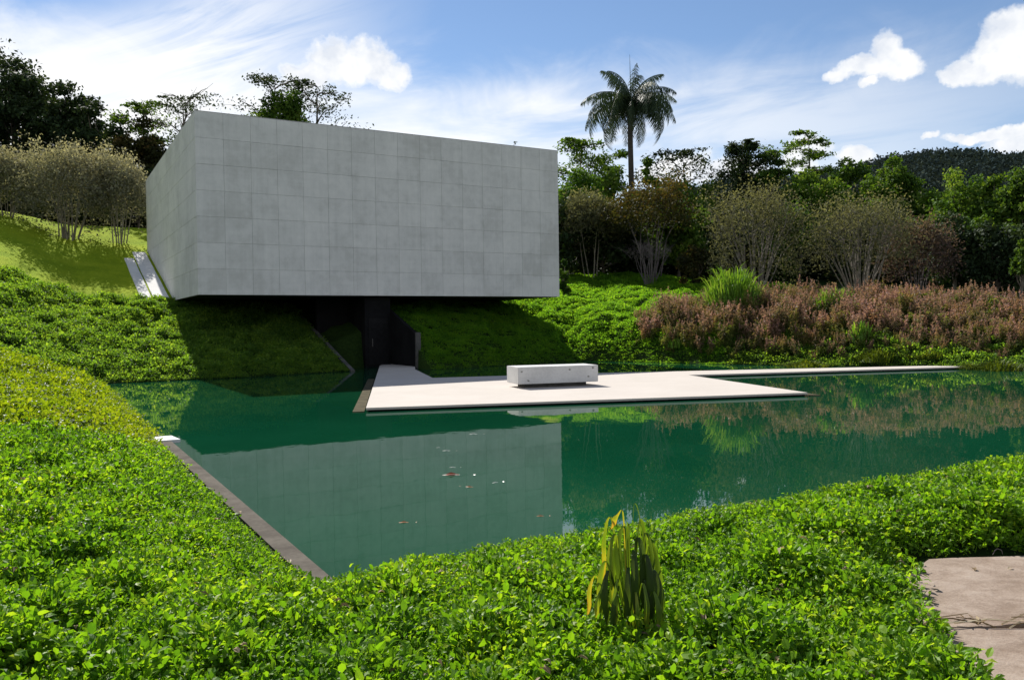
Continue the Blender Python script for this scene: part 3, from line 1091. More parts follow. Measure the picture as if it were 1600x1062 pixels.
def sprig(name, mat, n_leaf, L, rad, ht, seed, tall=0.0):
    r = np.random.default_rng(seed)
    g = Geo()
    for i in range(n_leaf):
        th = r.uniform(0, 6.283)
        rr = rad * math.sqrt(r.uniform(0, 1))
        z = ht * r.uniform(0.25, 1.0) * (1 - 0.35 * (rr / rad) ** 2)
        base = np.array([rr * math.cos(th), rr * math.sin(th), z])
        th2 = th + r.normal() * 0.9
        el = r.uniform(-0.25, 1.25)
        d = np.array([math.cos(th2) * math.cos(el), math.sin(th2) * math.cos(el), math.sin(el)])
        up = np.array([r.normal() * 0.7, r.normal() * 0.7, 1.0])
        k = r.uniform(0.65, 1.25)
        leaf6(g, base, d, up, L * k, L * k * r.uniform(0.48, 0.66), r.uniform(0.05, 0.28), r.uniform(0, 1), r.uniform(0.0, 0.3))
    for i in range(2):
        th = r.uniform(0, 6.283)
        q = np.array([math.cos(th), math.sin(th), 0]) * rad * 0.5
        g.tube([(0, 0, -0.03), q * 0.5 + np.array([0, 0, ht * 0.5]), q + np.array([0, 0, ht * 0.9])], [0.003, 0.0025, 0.0015], 3, False, 0.2)
    return bpy.data.objects.new(name, g.mesh(name, mat, smooth=False))


def region_points(lo, hi, dens):
    area = (hi[0] - lo[0]) * (hi[1] - lo[1])
    n = int(area * dens)
    return rng.uniform(lo[0], hi[0], n), rng.uniform(lo[1], hi[1], n)


WPX, WPY = atz(985, 985, 0.20).x, atz(985, 985, 0.20).y


def cover_points(a, b, X, Y, r0, r1, margin=0.0):
    r = np.hypot(X, Y)
    ok = (r >= r0) & (r < r1) & (Y > 0.5) & (np.abs(X / Y) < 0.86)
    ok &= sdist(a, b, POND) > margin
    ok &= sdist(X, Y, _pv) > np.where((Y > 6.2) & (X > 2.9), 0.2, 0.02)
    ok &= np.hypot((X - WPX - 0.05) / 1.25, Y - WPY) > 0.17 + 0.05 * np.sin(X * 31)
    return ok


def scatter_cover(name, protos, lo, hi, dens, r0, r1, s0, s1, label, extra=None, margin=0.0):
    a, b = region_points(lo, hi, dens)
    X = C0[0] + DV[0] * a + NV[0] * b
    Y = C0[1] + DV[1] * a + NV[1] * b
    ok = cover_points(a, b, X, Y, r0, r1, margin)
    if extra is not None:
        ok &= extra(a, b, X, Y)
    a, b, X, Y = a[ok], b[ok], X[ok], Y[ok]
    N = len(X)
    Z = ground(X, Y)
    mound = np.clip(bumps(X, Y, 0.9, 3) + 0.6 * bumps(X, Y, 0.42, 12), -1.2, 1.6)
    rot = np.stack([rng.normal(size=N) * 0.18, rng.normal(size=N) * 0.18, rng.uniform(0, 6.283, N)], 1)
    sc_ = rng.uniform(s0, s1, N)
    # plants stay low right beside the water
    sd = sdist(a, b, POND)
    sc_ *= 1 + 0.16 * mound
    Z = Z + np.where(r0 < 14, 1.0, 0.6) * 0.055 * np.maximum(mound, 0) * sstep(sd, 0.2, 1.2)
    sc_ *= 0.62 + 0.38 * sstep(sd, 0.0, 1.1)
    return gn_scatter(name, protos, np.stack([X, Y, Z - 0.02], 1), rot, sc_, rng.integers(0, len(protos), N), label)


near_p = [sprig('sprig', M_COVER, 21, 0.041, 0.105, 0.18, 100 + i) for i in range(5)]
yel_p = [sprig('sprig_yellow', M_COVERLAWN, 15, 0.052, 0.11, 0.15, 200 + i) for i in range(4)]
far_p = [sprig('sprig_far', M_COVERFAR, 16, 0.062, 0.13, 0.15, 300 + i) for i in range(4)]
rgt_p = [sprig('sprig_slope', M_RIGHT, 16, 0.062, 0.13, 0.14, 400 + i) for i in range(4)]

nearlo, nearhi = (-14, -42), (14, -33)
sd_ok = lambda a, b, X, Y: ~((a > -4.5) & (a < -4.16) & (b > -33.3) & (b < -22.5))
scatter_cover('ground_cover', near_p, (-14, -42), (24, -26), 330, 0, 9.5, 0.85, 1.3, 'low glossy green ground cover along the near pond bank', sd_ok)
scatter_cover('ground_cover', near_p, (-16, -36), (26, -18), 150, 9.5, 15, 1.0, 1.5, 'low glossy green ground cover further along the pond bank', sd_ok)
scatter_cover('bank_cover', yel_p, (-22, -30), (-4.2, -3), 85, 15, 25, 1.2, 1.8, 'yellowish green ground cover on the left pond bank', lambda a, b, X, Y: sd_ok(a, b, X, Y) & (b < -4.6))
scatter_cover('bank_cover', yel_p, (-28, -22), (-4.2, -3), 42, 25, 45, 1.6, 2.3, 'yellowish green ground cover on the far left bank', lambda a, b, X, Y: b < -4.6)


def left_slope(a, b, X, Y):
    ok = (b > -4.5) & (lawn(a, b) < 0.4) & (b < 13)
    ok &= ~((a > 0.0) & (b > 8.1))
    ok &= ~((a > -1.75) & (a < 0.35) & (b > 7.9))
    ok &= (a < 6.25)
    return ok


scatter_cover('slope_cover', far_p, (-26, -4.5), (6.3, 13), 80, 0, 80, 1.1, 1.9, 'darker leafy ground cover on the slope left of the gallery', left_slope)


def right_slope(a, b, X, Y):
    ok = (a > 9.72) & (b > -28) & (lawn(a, b) < 0.5) & (b < 16)
    ok &= ~((a < BW) & (b > 9))
    ok &= X / Y < 0.26
    return ok


scatter_cover('slope_cover', rgt_p, (9.6, -28), (36, 15), 95, 0, 80, 0.8, 1.5, 'bright green ground cover on the slope right of the gallery', right_slope)

scatter_cover('slope_cover', far_p, (9.6, -28), (36, 10), 40, 0, 80, 1.2, 2.0, 'dark mossy ground cover at the foot of the reddish undergrowth', lambda a, b, X, Y: (a > 9.72) & (X / Y >= 0.26) & (X / Y < 0.8) & (b > -28))

def fallen(name, seed):
    r = np.random.default_rng(seed)
    g = Geo()
    for i in range(2):
        a = r.uniform(0, 6.283)
        leaf6(g, np.array([r.normal() * 0.04, r.normal() * 0.04, 0.165 + 0.02 * i]), np.array([math.cos(a), math.sin(a), r.uniform(-0.2, 0.4)]), np.array([r.normal() * 0.3, r.normal() * 0.3, 1.0]), r.uniform(0.04, 0.075), r.uniform(0.02, 0.035), r.uniform(0.1, 0.4), r.uniform(0, 1), r.uniform(0.1, 0.5))
    return bpy.data.objects.new(name, g.mesh(name, M_DRY))


scatter_cover('fallen_leaves', [fallen('fallen_leaf', 470 + i) for i in range(4)], (-14, -42), (20, -24), 3.2, 0, 14, 0.9, 1.25, 'dry leaves lying on top of the near ground cover', sd_ok)
dry_p = [sprig('sprig_dry', M_DRYPATCH, 14, 0.055, 0.12, 0.16, 450 + i) for i in range(2)]
DPX, DPY = hit(110, 668, 8, 40)[:2]
scatter_cover('dry_patch', dry_p, (-22, -34), (-4.4, -8), 18, 8, 30, 0.9, 1.4, 'pale sunburnt patch in the ground cover of the left bank', lambda a, b, X, Y: np.hypot((X - DPX) / 2.0, (Y - DPY) / 1.1) < rng.uniform(0.2, 1.0, X.shape))

# ------------------------------------------------------------------ reddish shrub mass at the right of the pond
def shrub_proto(name, seed, ht, plume=True, mat=None):
    r = np.random.default_rng(seed)
    g = Geo()
    for s in range(7):
        th = r.uniform(0, 6.283)
        lean = r.uniform(0.05, 0.48)
        top = np.array([math.cos(th) * lean * ht, math.sin(th) * lean * ht, ht * r.uniform(0.7, 1.0)])
        p0 = np.array([math.cos(th), math.sin(th), 0]) * 0.08
        pts = [p0, p0 * 0.5 + top * 0.5 + np.array([0, 0, 0.05]), top]
        g.tube(pts, [0.012, 0.008, 0.004], 3, False, 0.35)
        for k in range(30):
            t = r.uniform(0.25, 1.0)
            base = p0 * (1 - t) + top * t
            a = r.uniform(0, 6.283)
            el = r.uniform(-0.9, 0.5)
            d = np.array([math.cos(a) * math.cos(el), math.sin(a) * math.cos(el), math.sin(el)])
            L = r.uniform(0.10, 0.24)
            up = np.array([r.normal() * 0.4, r.normal() * 0.4, 1])
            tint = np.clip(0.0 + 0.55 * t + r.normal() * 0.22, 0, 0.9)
            sd_ = np.cross(d, up)
            sd_ /= np.linalg.norm(sd_)
            g.add([base, base + d * L * 0.5 + sd_ * L * 0.13, base + d * L - np.array([0, 0, L * 0.25]), base + d * L * 0.5 - sd_ * L * 0.13], [(0, 1, 2, 3)], float(tint))
        if plume:
            for k in range(14):
                t = r.uniform(0, 1)
                P = top + np.array([r.normal() * 0.035 * (1 - t), r.normal() * 0.035 * (1 - t), t * 0.30 - 0.05])
                q = leaf_cards(P[None], 0.085, None, 0.5)
                g.quads(q, [float(np.clip(0.85 + r.normal() * 0.12, 0, 1))])
    return bpy.data.objects.new(name, g.mesh(name, mat or M_REDSHRUB))


M_GRNSHRUB = leaf_mat('green_shrub_leaf', [(0, (0.035, 0.065, 0.014)), (0.5, (0.11, 0.14, 0.03)), (1, (0.24, 0.23, 0.07))], 0.42, 0.6, 0.2, 0.3, (1.7, 1.6, 0.7), 0.6)
M_PINKSHRUB = leaf_mat('dusty_pink_leaf', [(0, (0.05, 0.06, 0.025)), (0.35, (0.13, 0.115, 0.05)), (0.7, (0.25, 0.155, 0.115)), (1, (0.34, 0.20, 0.18))], 0.42, 0.6, 0.2, 0.3, (1.5, 1.35, 1.0), 0.6)
red_p = [shrub_proto('red_stem', 500, 0.9), shrub_proto('red_stem', 501, 1.15), shrub_proto('pink_stem', 502, 1.25, True, M_PINKSHRUB), shrub_proto('pink_stem', 503, 1.0, True, M_PINKSHRUB), shrub_proto('green_stem', 504, 0.9, False, M_GRNSHRUB), shrub_proto('green_stem', 505, 0.75, False, M_GRNSHRUB)]
SH = np.array([(6.3, 44.4), (7.2, 42.3), (8.8, 40.4), (12, 38.5), (15, 37), (18.6, 35.4), (22, 33.6), (30, 30.5), (38, 34), (32, 43), (21, 47), (13, 49), (9.6, 49), (7.2, 47)], float)
X, Y = region_points((6, 30), (38, 49), 7.5)
s_ = sdist(X, Y, SH)
a_, b_ = ab(X, Y)
ok = (s_ < 0) & (sdist(a_, b_, POND) > 0.5)
X, Y, s_ = X[ok], Y[ok], s_[ok]
N = len(X)
gn_scatter('reddish_undergrowth', red_p, np.stack([X, Y, ground(X, Y) - 0.05], 1),
           np.stack([rng.normal(size=N) * 0.1, rng.normal(size=N) * 0.1, rng.uniform(0, 6.28, N)], 1),
           rng.uniform(0.6, 1.15, N) * (0.5 + 0.5 * sstep(-s_, 0, 1.8)) * (1 + 0.22 * np.clip(bumps(X, Y, 3.2, 5), -1.5, 1.5)), np.clip(np.floor(rng.uniform(0, 6, N) * 0.85 + 1.25 + 1.0 * bumps(X, Y, 4.0, 14)), 0, 5), 'tall reddish brown undergrowth massed on the far pond bank')


def reed_clump(px, py, Y, n, ht, spread, label, group=None, mat=M_REED, nm='reed_clump'):
    p = at(px, py, Y)
    z = gz(p.x, p.y)
    ht = max(0.5, p.z - z) if ht is None else ht
    r_ = empty(nm, (p.x, p.y, z - 0.03))
    tag(r_, label, 'plant', group)
    g = Geo()
    for i in range(n):
        th = random.uniform(0, 6.283)
        rr = spread * math.sqrt(random.random())
        b0 = np.array([rr * math.cos(th), rr * math.sin(th) * 0.7, 0])
        h_ = ht * random.uniform(0.6, 1.04) * (1 - 0.38 * (rr / spread) ** 2)
        ln_ = np.array([random.gauss(0, 0.16), random.gauss(0, 0.16), 0]) * h_
        wv = np.array([random.gauss(0, 1), random.gauss(0, 0.5), 0])
        wv = wv / np.linalg.norm(wv) * random.uniform(0.018, 0.042)
        tip = b0 + ln_ * 1.3 + np.array([0, 0, h_ * random.uniform(0.8, 1.0)])
        m1 = b0 + ln_ * 0.25 + np.array([0, 0, h_ * 0.5])
        m2 = b0 + ln_ * 0.85 + np.array([0, 0, h_ * 0.88])
        g.add([b0 - wv * 0.6, b0 + wv * 0.6, m1 + wv, m1 - wv, m2 + wv * 0.7, m2 - wv * 0.7, tip], [(0, 1, 2, 3), (3, 2, 4, 5), (5, 4, 6)], random.random())
    g.build('blades', mat, r_)['kind'] = 'stuff'
    return r_


reed_clump(1145, 405, 44.5, 760, None, 1.35, 'large bright green reed clump standing above the reddish undergrowth')
reed_clump(1302, 440, 42.0, 260, None, 0.95, 'smaller light green leafy clump among the reddish undergrowth')
reed_clump(1345, 494, 37.6, 110, None, 0.45, 'narrow pale green plant near the water in front of the reddish undergrowth')
reed_clump(1056, 546, 42.6, 90, 0.6, 0.45, 'low green reeds at the left foot of the reddish undergrowth')


def tussock(px, py, Y, wdt, ht, label):
    p = at(px, py, Y)
    z = max(gz(p.x, p.y), -0.05)
    r_ = empty('grass_tussock', (p.x, p.y, z - 0.05))
    tag(r_, label, 'grass tussock', 'grass tussocks on the far pond edge')
    g = Geo()
    g.add([(0, 0, ht * 0.55)] + [(wdt * 0.42 * math.cos(s / 9 * 6.283), wdt * 0.3 * math.sin(s / 9 * 6.283), 0) for s in range(9)], [(0, 1 + s, 1 + (s + 1) % 9) for s in range(9)], 0.1)
    for i in range(420):
        th = random.uniform(0, 6.283)
        rr = math.sqrt(random.random())
        b0 = np.array([rr * wdt * 0.48 * math.cos(th), rr * wdt * 0.36 * math.sin(th), ht * 0.55 * (1 - rr)])
        out = np.array([math.cos(th), math.sin(th), 0])
        L = random.uniform(0.5, 1.0) * ht * 0.8
        d = out * random.uniform(0.3, 1.0) + np.array([0, 0, 1.0])
        d /= np.linalg.norm(d)
        s_ = np.array([-math.sin(th), math.cos(th), 0]) * 0.022
        tip = b0 + d * L + out * L * 0.4 - np.array([0, 0, L * 0.35])
        m_ = b0 + d * L * 0.6
        g.add([b0 - s_, b0 + s_, m_ + s_ * 0.8, m_ - s_ * 0.8, tip], [(0, 1, 2, 3), (3, 2, 4)], random.random())
    g.build('blades', M_TUSS, r_)['kind'] = 'stuff'


tussock(1370, 566, 36.2, 2.0, 0.75, 'mossy grass tussock just behind the thin end of the terrace strip')
tussock(1260, 566, 36.9, 2.2, 0.5, 'low mossy grass tussock left of the others behind the terrace strip')
tussock(1560, 574, 32.6, 2.2, 0.65, 'large yellowish grass tussock at the right edge of the pond')
tussock(1515, 572, 33.6, 1.2, 0.4, 'small yellowish grass tussock touching the tip of the terrace strip')
tussock(1450, 564, 35.6, 2.0, 0.5, 'dark mossy grass tussock right of the first one behind the terrace strip')

# ------------------------------------------------------------------ trees
def limb_path(p0, p1, sag=0.1, k=5, wob=0.06):
    p0, p1 = np.asarray(p0, float), np.asarray(p1, float)
    t = np.linspace(0, 1, k)[:, None]
    L = np.linalg.norm(p1 - p0)
    pts = p0 + (p1 - p0) * t
    pts[:, 2] += -4 * sag * L * (t * (1 - t))[:, 0]
    pts[1:-1] += rng.normal(size=(k - 2, 3)) * wob * L * 0.5
    return pts


def place(px, ytop, Y):
    p = at(px, ytop, Y)
    z = gz(p.x, p.y)
    return p.x, p.y, z, p.z - z


TREES = 'trees and bushes behind the lawn'


def broadleaf(px, ytop, Y, wpx, label, mat, leaves=6500, size=0.36, nclump=34, flat=0.6, open_=0.0, low=0.22, name='broadleaf_tree', bark=M_BARK, cat='tree', wob=1.0):
    x, y, z, H = place(px, ytop, Y)
    Wd = wpx / FPX * Y / 2
    r_ = empty(name, (x, y, z - 0.1))
    tag(r_, label, cat, TREES)
    zc0, zc1 = H * low, H
    # clump centres through the crown's volume, most of them near the outside
    cs, rs = [], []
    for i in range(nclump):
        u = rng.normal(size=3)
        u /= np.linalg.norm(u)
        rad = rng.uniform(0.45, 0.92) if i > 3 else 0.3
        c = np.array([u[0] * Wd * rad, u[1] * Wd * rad, (zc0 + zc1) / 2 + u[2] * (zc1 - zc0) / 2 * rad])
        rc = Wd * rng.uniform(0.22, 0.40) * (1 - 0.35 * open_)
        c[2] = min(c[2], H - rc * flat * 0.8)
        cs.append(c)
        rs.append(rc)
    cs[0] = np.array([rng.normal() * Wd * 0.1, 0, H - rs[0] * flat * 0.8])
    g = Geo()
    th = H * max(low, 0.15) * 1.1
    tr = max(0.10, 0.016 * H + 0.03)
    g.tube([(0, 0, -0.3), (rng.normal() * 0.08, 0, th * 0.5), (rng.normal() * 0.15, rng.normal() * 0.1, th), (rng.normal() * 0.3, 0, H * 0.62)], [tr * 1.35, tr, tr * 0.85, tr * 0.4], 7)
    for c in cs[:18]:
        p0 = np.array([0, 0, rng.uniform(th * 0.7, max(th, min(c[2] * 0.8, H * 0.6)))])
        g.tube(limb_path(p0, c, 0.05), np.linspace(tr * 0.5, tr * 0.10, 5), 5, False)
    g.build('trunk', bark, r_)
    per = np.array(rs) ** 2
    per = (per / per.sum() * leaves * 1.35).astype(int)
    PP, NN, TT = [], [], []
    for c, rc, n in zip(cs, rs, per):
        u = rng.normal(size=(n, 3))
        u /= np.linalg.norm(u, axis=1, keepdims=True)
        rad = rng.uniform(0.35, 1.05, n) ** 0.6
        wv = 1 + 0.25 * wob * np.sin(u @ rng.normal(size=3) * 5 + rng.uniform(0, 6)) + 0.15 * wob * np.sin(u @ rng.normal(size=3) * 11)
        P = c + u * (rad * wv)[:, None] * rc * np.array([1, 1, flat])
        PP.append(P)
        NN.append(u * 0.6 + np.array([0, 0, 0.5]))
        TT.append(np.clip(rng.normal(0.45, 0.22, n) + rng.normal() * 0.18, 0, 1))
    g = Geo()
    g.quads(leaf_cards(np.concatenate(PP), size, np.concatenate(NN), 0.55, 0.8), np.concatenate(TT))
    g.build('crown', mat, r_)
    return r_


def airy(px, ytop, Y, wpx, label, mat, tiers=9, leaves=2600, size=0.30, name='airy_tree', start=0.45, rise=0.35, bark=M_BARK, flat=0.16):
    """thin branched tree with flat leaf pads and gaps between them"""
    x, y, z, H = place(px, ytop, Y)
    Wd = wpx / FPX * Y / 2
    r_ = empty(name, (x, y, z - 0.1))
    tag(r_, label, 'tree', TREES)
    g = Geo()
    tr = 0.010 * H + 0.04
    lean = rng.normal(size=2) * 0.02 * H
    top = np.array([lean[0], lean[1], H * 0.97])
    tp = np.array([(0, 0, -0.3), (lean[0] * 0.1, 0, H * 0.35), (lean[0] * 0.5, lean[1] * 0.5, H * 0.7), tuple(top)])
    g.tube(tp, [tr * 1.3, tr, tr * 0.6, tr * 0.12], 6)
    PP, TT = [], []
    for i in range(tiers):
        t = start + (1 - start) * (i + 0.5) / tiers
        p0 = np.array([np.interp(t, [0, 0.35, 0.7, 0.97], tp[:, k]) for k in range(3)])
        a = i * 2.4 + rng.uniform(-0.5, 0.5)
        Lb = Wd * (0.55 + 0.6 * math.sin(math.pi * min(1, (t - start) / (1 - start) * 0.8 + 0.2))) * rng.uniform(0.7, 1.1)
        p1 = p0 + np.array([math.cos(a) * Lb, math.sin(a) * Lb, Lb * rng.uniform(0.4, 1.3) * rise])
        path = limb_path(p0, p1, -0.04, 5, 0.10)
        g.tube(path, np.linspace(tr * 0.4, 0.02, 5), 4, False)
        for k in range(6):
            q = path[rng.integers(2, 5)] + rng.normal(size=3) * np.array([Lb * 0.28, Lb * 0.28, Lb * 0.10])
            g.tube(limb_path(path[rng.integers(1, 4)], q, 0, 3), [0.03, 0.02, 0.012], 3, False)
            n = int(1.9 * leaves / tiers / 6)
            P = q + rng.normal(size=(n, 3)) * np.array([Lb * 0.20, Lb * 0.20, Lb * flat * 0.6])
            P[:, 2] = np.minimum(P[:, 2], H)
            PP.append(P)
            TT.append(np.clip(rng.normal(0.5, 0.25, n), 0, 1))
    g.build('trunk', bark, r_)
    g = Geo()
    P = np.concatenate(PP)
    g.quads(leaf_cards(P, size, np.array([0, 0, 1.2]), 0.5, 0.8), np.concatenate(TT))
    g.build('crown', mat, r_)
    return r_


def multistem(px, pbase, ytop, wpx, label, mat, bark, Y=None, stems=12, leaves=6000, size=0.22, shell=0.55, name='multi_stemmed_tree', bare=False, cat='tree', low=0.3, spread=0.8):
    """vase of thin stems with fine leaves over the top"""
    if Y is None:
        x, y, z = hit(px, pbase)
    else:
        p = at(px, ytop, Y)
        x, y = p.x, p.y
        z = gz(x, y)
    H = at(px, ytop, y).z - z
    Wd = wpx / FPX * y / 2
    r_ = empty(name, (x, y, z - 0.05))
    tag(r_, label, cat, TREES)
    g = Geo()
    tips = []
    for i in range(stems):
        a = 6.283 * i / stems + rng.uniform(-0.3, 0.3)
        rr = Wd * spread * rng.uniform(0.25, 1.0)
        tip = np.array([math.cos(a) * rr, math.sin(a) * rr, H * rng.uniform(0.72, 0.93) * math.sqrt(max(0.2, 1 - (rr / Wd) ** 2 * 0.5))])
        b0 = np.array([math.cos(a), math.sin(a), 0]) * Wd * 0.13 * rng.uniform(0.2, 1.6)
        mid = b0 + (tip - b0) * np.array([0.46, 0.46, 0.52])
        pts = np.array([b0 - np.array([0, 0, 0.2]), b0 + (mid - b0) * 0.5 + rng.normal(size=3) * 0.05 * Wd * 0.3, mid, mid + (tip - mid) * 0.55 + rng.normal(size=3) * 0.06 * Wd, tip])
        r0 = 0.0045 * H + 0.009
        g.tube(pts, np.array([1.2, 1, 0.75, 0.45, 0.15]) * r0, 5, False)
        tips.append(tip)
        for k in range(4 if not bare else 9):
            t = rng.uniform(0.35, 0.95)
            p0 = pts[2] + (pts[4] - pts[2]) * t
            p1 = p0 + np.array([rng.normal() * Wd * 0.22, rng.normal() * Wd * 0.22, H * rng.uniform(0.05, 0.22)])
            p1[2] = min(p1[2], H * 0.97)
            g.tube(limb_path(p0, p1, -0.03, 4, 0.12), np.linspace(r0 * 0.35, r0 * 0.1, 4), 3, False)
            tips.append(p1)
            if bare:
                for q in range(3):
                    p2 = p0 + (p1 - p0) * rng.uniform(0.3, 1) + np.array([rng.normal() * Wd * 0.14, rng.normal() * Wd * 0.14, H * rng.uniform(0.0, 0.14)])
                    p2[2] = min(p2[2], H)
                    g.tube([p0 + (p1 - p0) * 0.5, p2], [r0 * 0.14, r0 * 0.06], 3, False)
    g.build('stems', bark, r_)
    n = leaves
    if n:
        # leaves: domed shell plus tufts round the twig tips
        n1 = int(n * shell)
        u = rng.normal(size=(n1, 3))
        u[:, 2] = np.abs(u[:, 2]) * 1.0 - 0.42
        u /= np.linalg.norm(u, axis=1, keepdims=True)
        lump = 1 + 0.10 * np.sin(u[:, 0] * 9 + rng.uniform(0, 6)) + 0.10 * np.sin(u[:, 1] * 8 + u[:, 2] * 11 + rng.uniform(0, 6))
        rad = rng.uniform(0.62, 1.0, n1) * lump
        zc = H * (low + 0.30)
        P1 = np.stack([u[:, 0] * Wd * rad, u[:, 1] * Wd * rad, zc + u[:, 2] * (H - zc) * rad], 1)
        tp = np.array(tips)
        n2 = n - n1
        P2 = tp[rng.integers(0, len(tp), n2)] + rng.normal(size=(n2, 3)) * Wd * 0.13
        P = np.concatenate([P1, P2])
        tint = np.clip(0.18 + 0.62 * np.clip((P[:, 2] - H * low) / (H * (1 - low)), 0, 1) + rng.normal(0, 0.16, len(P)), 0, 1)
        g = Geo()
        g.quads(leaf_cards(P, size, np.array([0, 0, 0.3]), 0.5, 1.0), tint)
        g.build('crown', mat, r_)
    return r_


# --- left group
broadleaf(-70, 60, 82, 260, 'tall dark tree cut by the left edge of the frame', M_DARK, 12000, 0.40, 54, 0.5)
broadleaf(20, 92, 78, 190, 'tallest dark spreading tree at the upper left', M_DARK, 13000, 0.36, 60, 0.45, 0.2)
broadleaf(100, 128, 76, 150, 'dark spreading tree right of the tallest one at the upper left', M_DARK, 11000, 0.34, 52, 0.45, 0.2)
broadleaf(152, 158, 74, 110, 'lower dark tree stepping down towards the concrete box', M_DARK, 9000, 0.32, 46, 0.5, 0.2)
broadleaf(222, 182, 72, 100, 'brownish dark tree between the dark grove and the concrete box', M_REDDK, 6500, 0.34, 34, 0.7)
airy(222, 166, 74, 70, 'thin spiky crown rising above the brownish tree', M_MID, 8, 1200, 0.3, start=0.6, rise=0.9)
airy(285, 150, 74, 90, 'sparse twiggy tree behind the upper left corner of the box', M_DARK, 10, 900, 0.26, start=0.5, rise=0.8)
for q, (px, yt, Y, wp_) in enumerate([(-30, 250, 66, 150), (60, 255, 67, 150), (140, 262, 68, 140), (215, 268, 69, 130), (275, 262, 70, 130)]):
    broadleaf(px, yt, Y, wp_, ['dark shade bush behind the left end of the pale bushes', 'dark shade bush behind the widest pale bush', 'dark shade bush between the two pale bushes', 'dark shade bush left of the side wall of the box', 'dark shade bush hidden behind the box corner'][q], M_DARK, 4500, 0.36, 26, 0.8, low=0.02, name='understory_bush', cat='bush')
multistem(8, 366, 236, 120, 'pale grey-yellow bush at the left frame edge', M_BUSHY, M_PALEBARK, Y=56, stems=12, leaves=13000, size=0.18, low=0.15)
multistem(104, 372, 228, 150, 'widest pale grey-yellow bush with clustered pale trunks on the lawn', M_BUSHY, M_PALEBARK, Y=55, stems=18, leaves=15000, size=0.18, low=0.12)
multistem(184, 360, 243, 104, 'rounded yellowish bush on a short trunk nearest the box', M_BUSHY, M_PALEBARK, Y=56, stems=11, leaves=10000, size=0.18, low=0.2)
for q, (px, yt, Y) in enumerate([(-330, 20, 62), (-620, -20, 52), (-1000, -80, 42)]):  # trees added out of view to block low sky light on the side wall
    broadleaf(px, yt, Y, 330, ['dark grove tree just outside the left edge', 'dark grove tree well outside the left edge', 'dark grove tree far outside the left edge'][q], M_DARK, 5000, 0.5, 40, 0.6, low=0.1)
# --- behind the box
broadleaf(437, 141, 82, 88, 'dense dark green conical tree behind the roof of the box', M_MID, 9000, 0.32, 36, 1.0, low=0.55)
airy(425, 114, 84, 90, 'feathery tree left of and above the conical tree behind the roof', M_DARK, 10, 1500, 0.30, start=0.55, rise=0.5)
airy(492, 126, 86, 90, 'feathery leaning tree right of the conical tree behind the roof', M_DARK, 10, 1500, 0.30, start=0.5, rise=0.6)
# --- right group, back row
broadleaf(860, 292, 84, 150, 'dark tree mostly hidden behind the right end of the box', M_DARK, 4500, 0.4, 26, 0.8, low=0.05)
airy(903, 216, 80, 66, 'slim dark-topped tree just right of the box', M_MID, 10, 2200, 0.32, start=0.55, rise=0.35, flat=0.3)
broadleaf(905, 262, 72, 90, 'pale bamboo-like green tree beside the right end of the box', M_BRIGHT, 6000, 0.3, 30, 1.1, low=0.25)
broadleaf(955, 268, 76, 100, 'mid green tree left of the palm trunk', M_MID, 6000, 0.32, 30, 0.8)
airy(958, 238, 84, 60, 'distant flat-topped tree left of the palm trunk', M_MID, 6, 900, 0.34, start=0.7, rise=0.1)
broadleaf(1016, 246, 78, 46, 'small round yellowish tree right of the palm trunk', M_BRIGHT, 4000, 0.3, 22, 0.9, low=0.3)
airy(1072, 238, 82, 100, 'open sparse tree against the white cloud right of the palm', M_DARK, 11, 1500, 0.32, start=0.55, rise=0.45)
broadleaf(1050, 276, 76, 130, 'mid green tree under the open sparse tree', M_MID, 6500, 0.32, 32, 0.75)
broadleaf(1110, 284, 78, 100, 'dark green tree left of the layered tree', M_MID, 5000, 0.34, 28, 0.7)
airy(1166, 220, 76, 70, 'dark layered tree with cloud showing through its left side', M_DARK, 9, 4200, 0.32, start=0.5, rise=0.2, flat=0.35)
broadleaf(1205, 234, 75, 90, 'layered bright-edged tree below the umbrella tree', M_MID, 7000, 0.32, 34, 0.5, 0.3)
airy(1266, 203, 80, 66, 'tall thin umbrella tree above all others on the right', M_MID, 8, 1500, 0.30, start=0.72, rise=0.12, flat=0.10, bark=M_PALEBARK)
broadleaf(1268, 262, 74, 110, 'feathery bright green tree at the foot of the umbrella tree', M_BRIGHT, 6500, 0.3, 32, 0.8)
broadleaf(1322, 246, 76, 100, 'round green tree left of the ridge skyline', M_MID, 6500, 0.32, 32, 0.75)
broadleaf(1392, 244, 77, 90, 'sunlit green tree touching the ridge skyline', M_MID, 6500, 0.32, 32, 0.75)
broadleaf(1360, 276, 72, 110, 'dark green tree with bright lower leaves in front of the ridge', M_MID, 6500, 0.32, 32, 0.75)
broadleaf(1440, 296, 76, 110, 'mid green tree below the hollow in the ridge', M_MID, 6000, 0.32, 30, 0.75)
broadleaf(1488, 262, 72, 110, 'feathery light green tree right of centre on the right side', M_BRIGHT, 6500, 0.28, 30, 1.1)
broadleaf(1552, 272, 70, 100, 'dense green tree near the right frame edge', M_MID, 6500, 0.32, 32, 0.75)
broadleaf(1612, 262, 68, 110, 'green tree cut by the right frame edge', M_MID, 6500, 0.32, 32, 0.75)
broadleaf(1700, 250, 68, 150, 'broad green tree outside the right edge', M_MID, 5000, 0.36, 30, 0.75)
gt = Geo()
nn = 26000
tx = np.concatenate([rng.uniform(-0.72, -0.44, nn * 2 // 5), rng.uniform(0.03, 0.75, nn - nn * 2 // 5)])
ty = rng.uniform(80, 96, nn)
txx = tx * ty
tzz = ground(txx, ty) + rng.uniform(0, 1, nn) ** 0.8 * (4.2 + 1.6 * bumps(txx, ty, 7.0))
nm_ = 14000
t2 = np.concatenate([rng.uniform(-0.70, -0.45, nm_ // 3), rng.uniform(0.05, 0.72, nm_ - nm_ // 3)])
y2 = rng.uniform(69, 78, nm_)
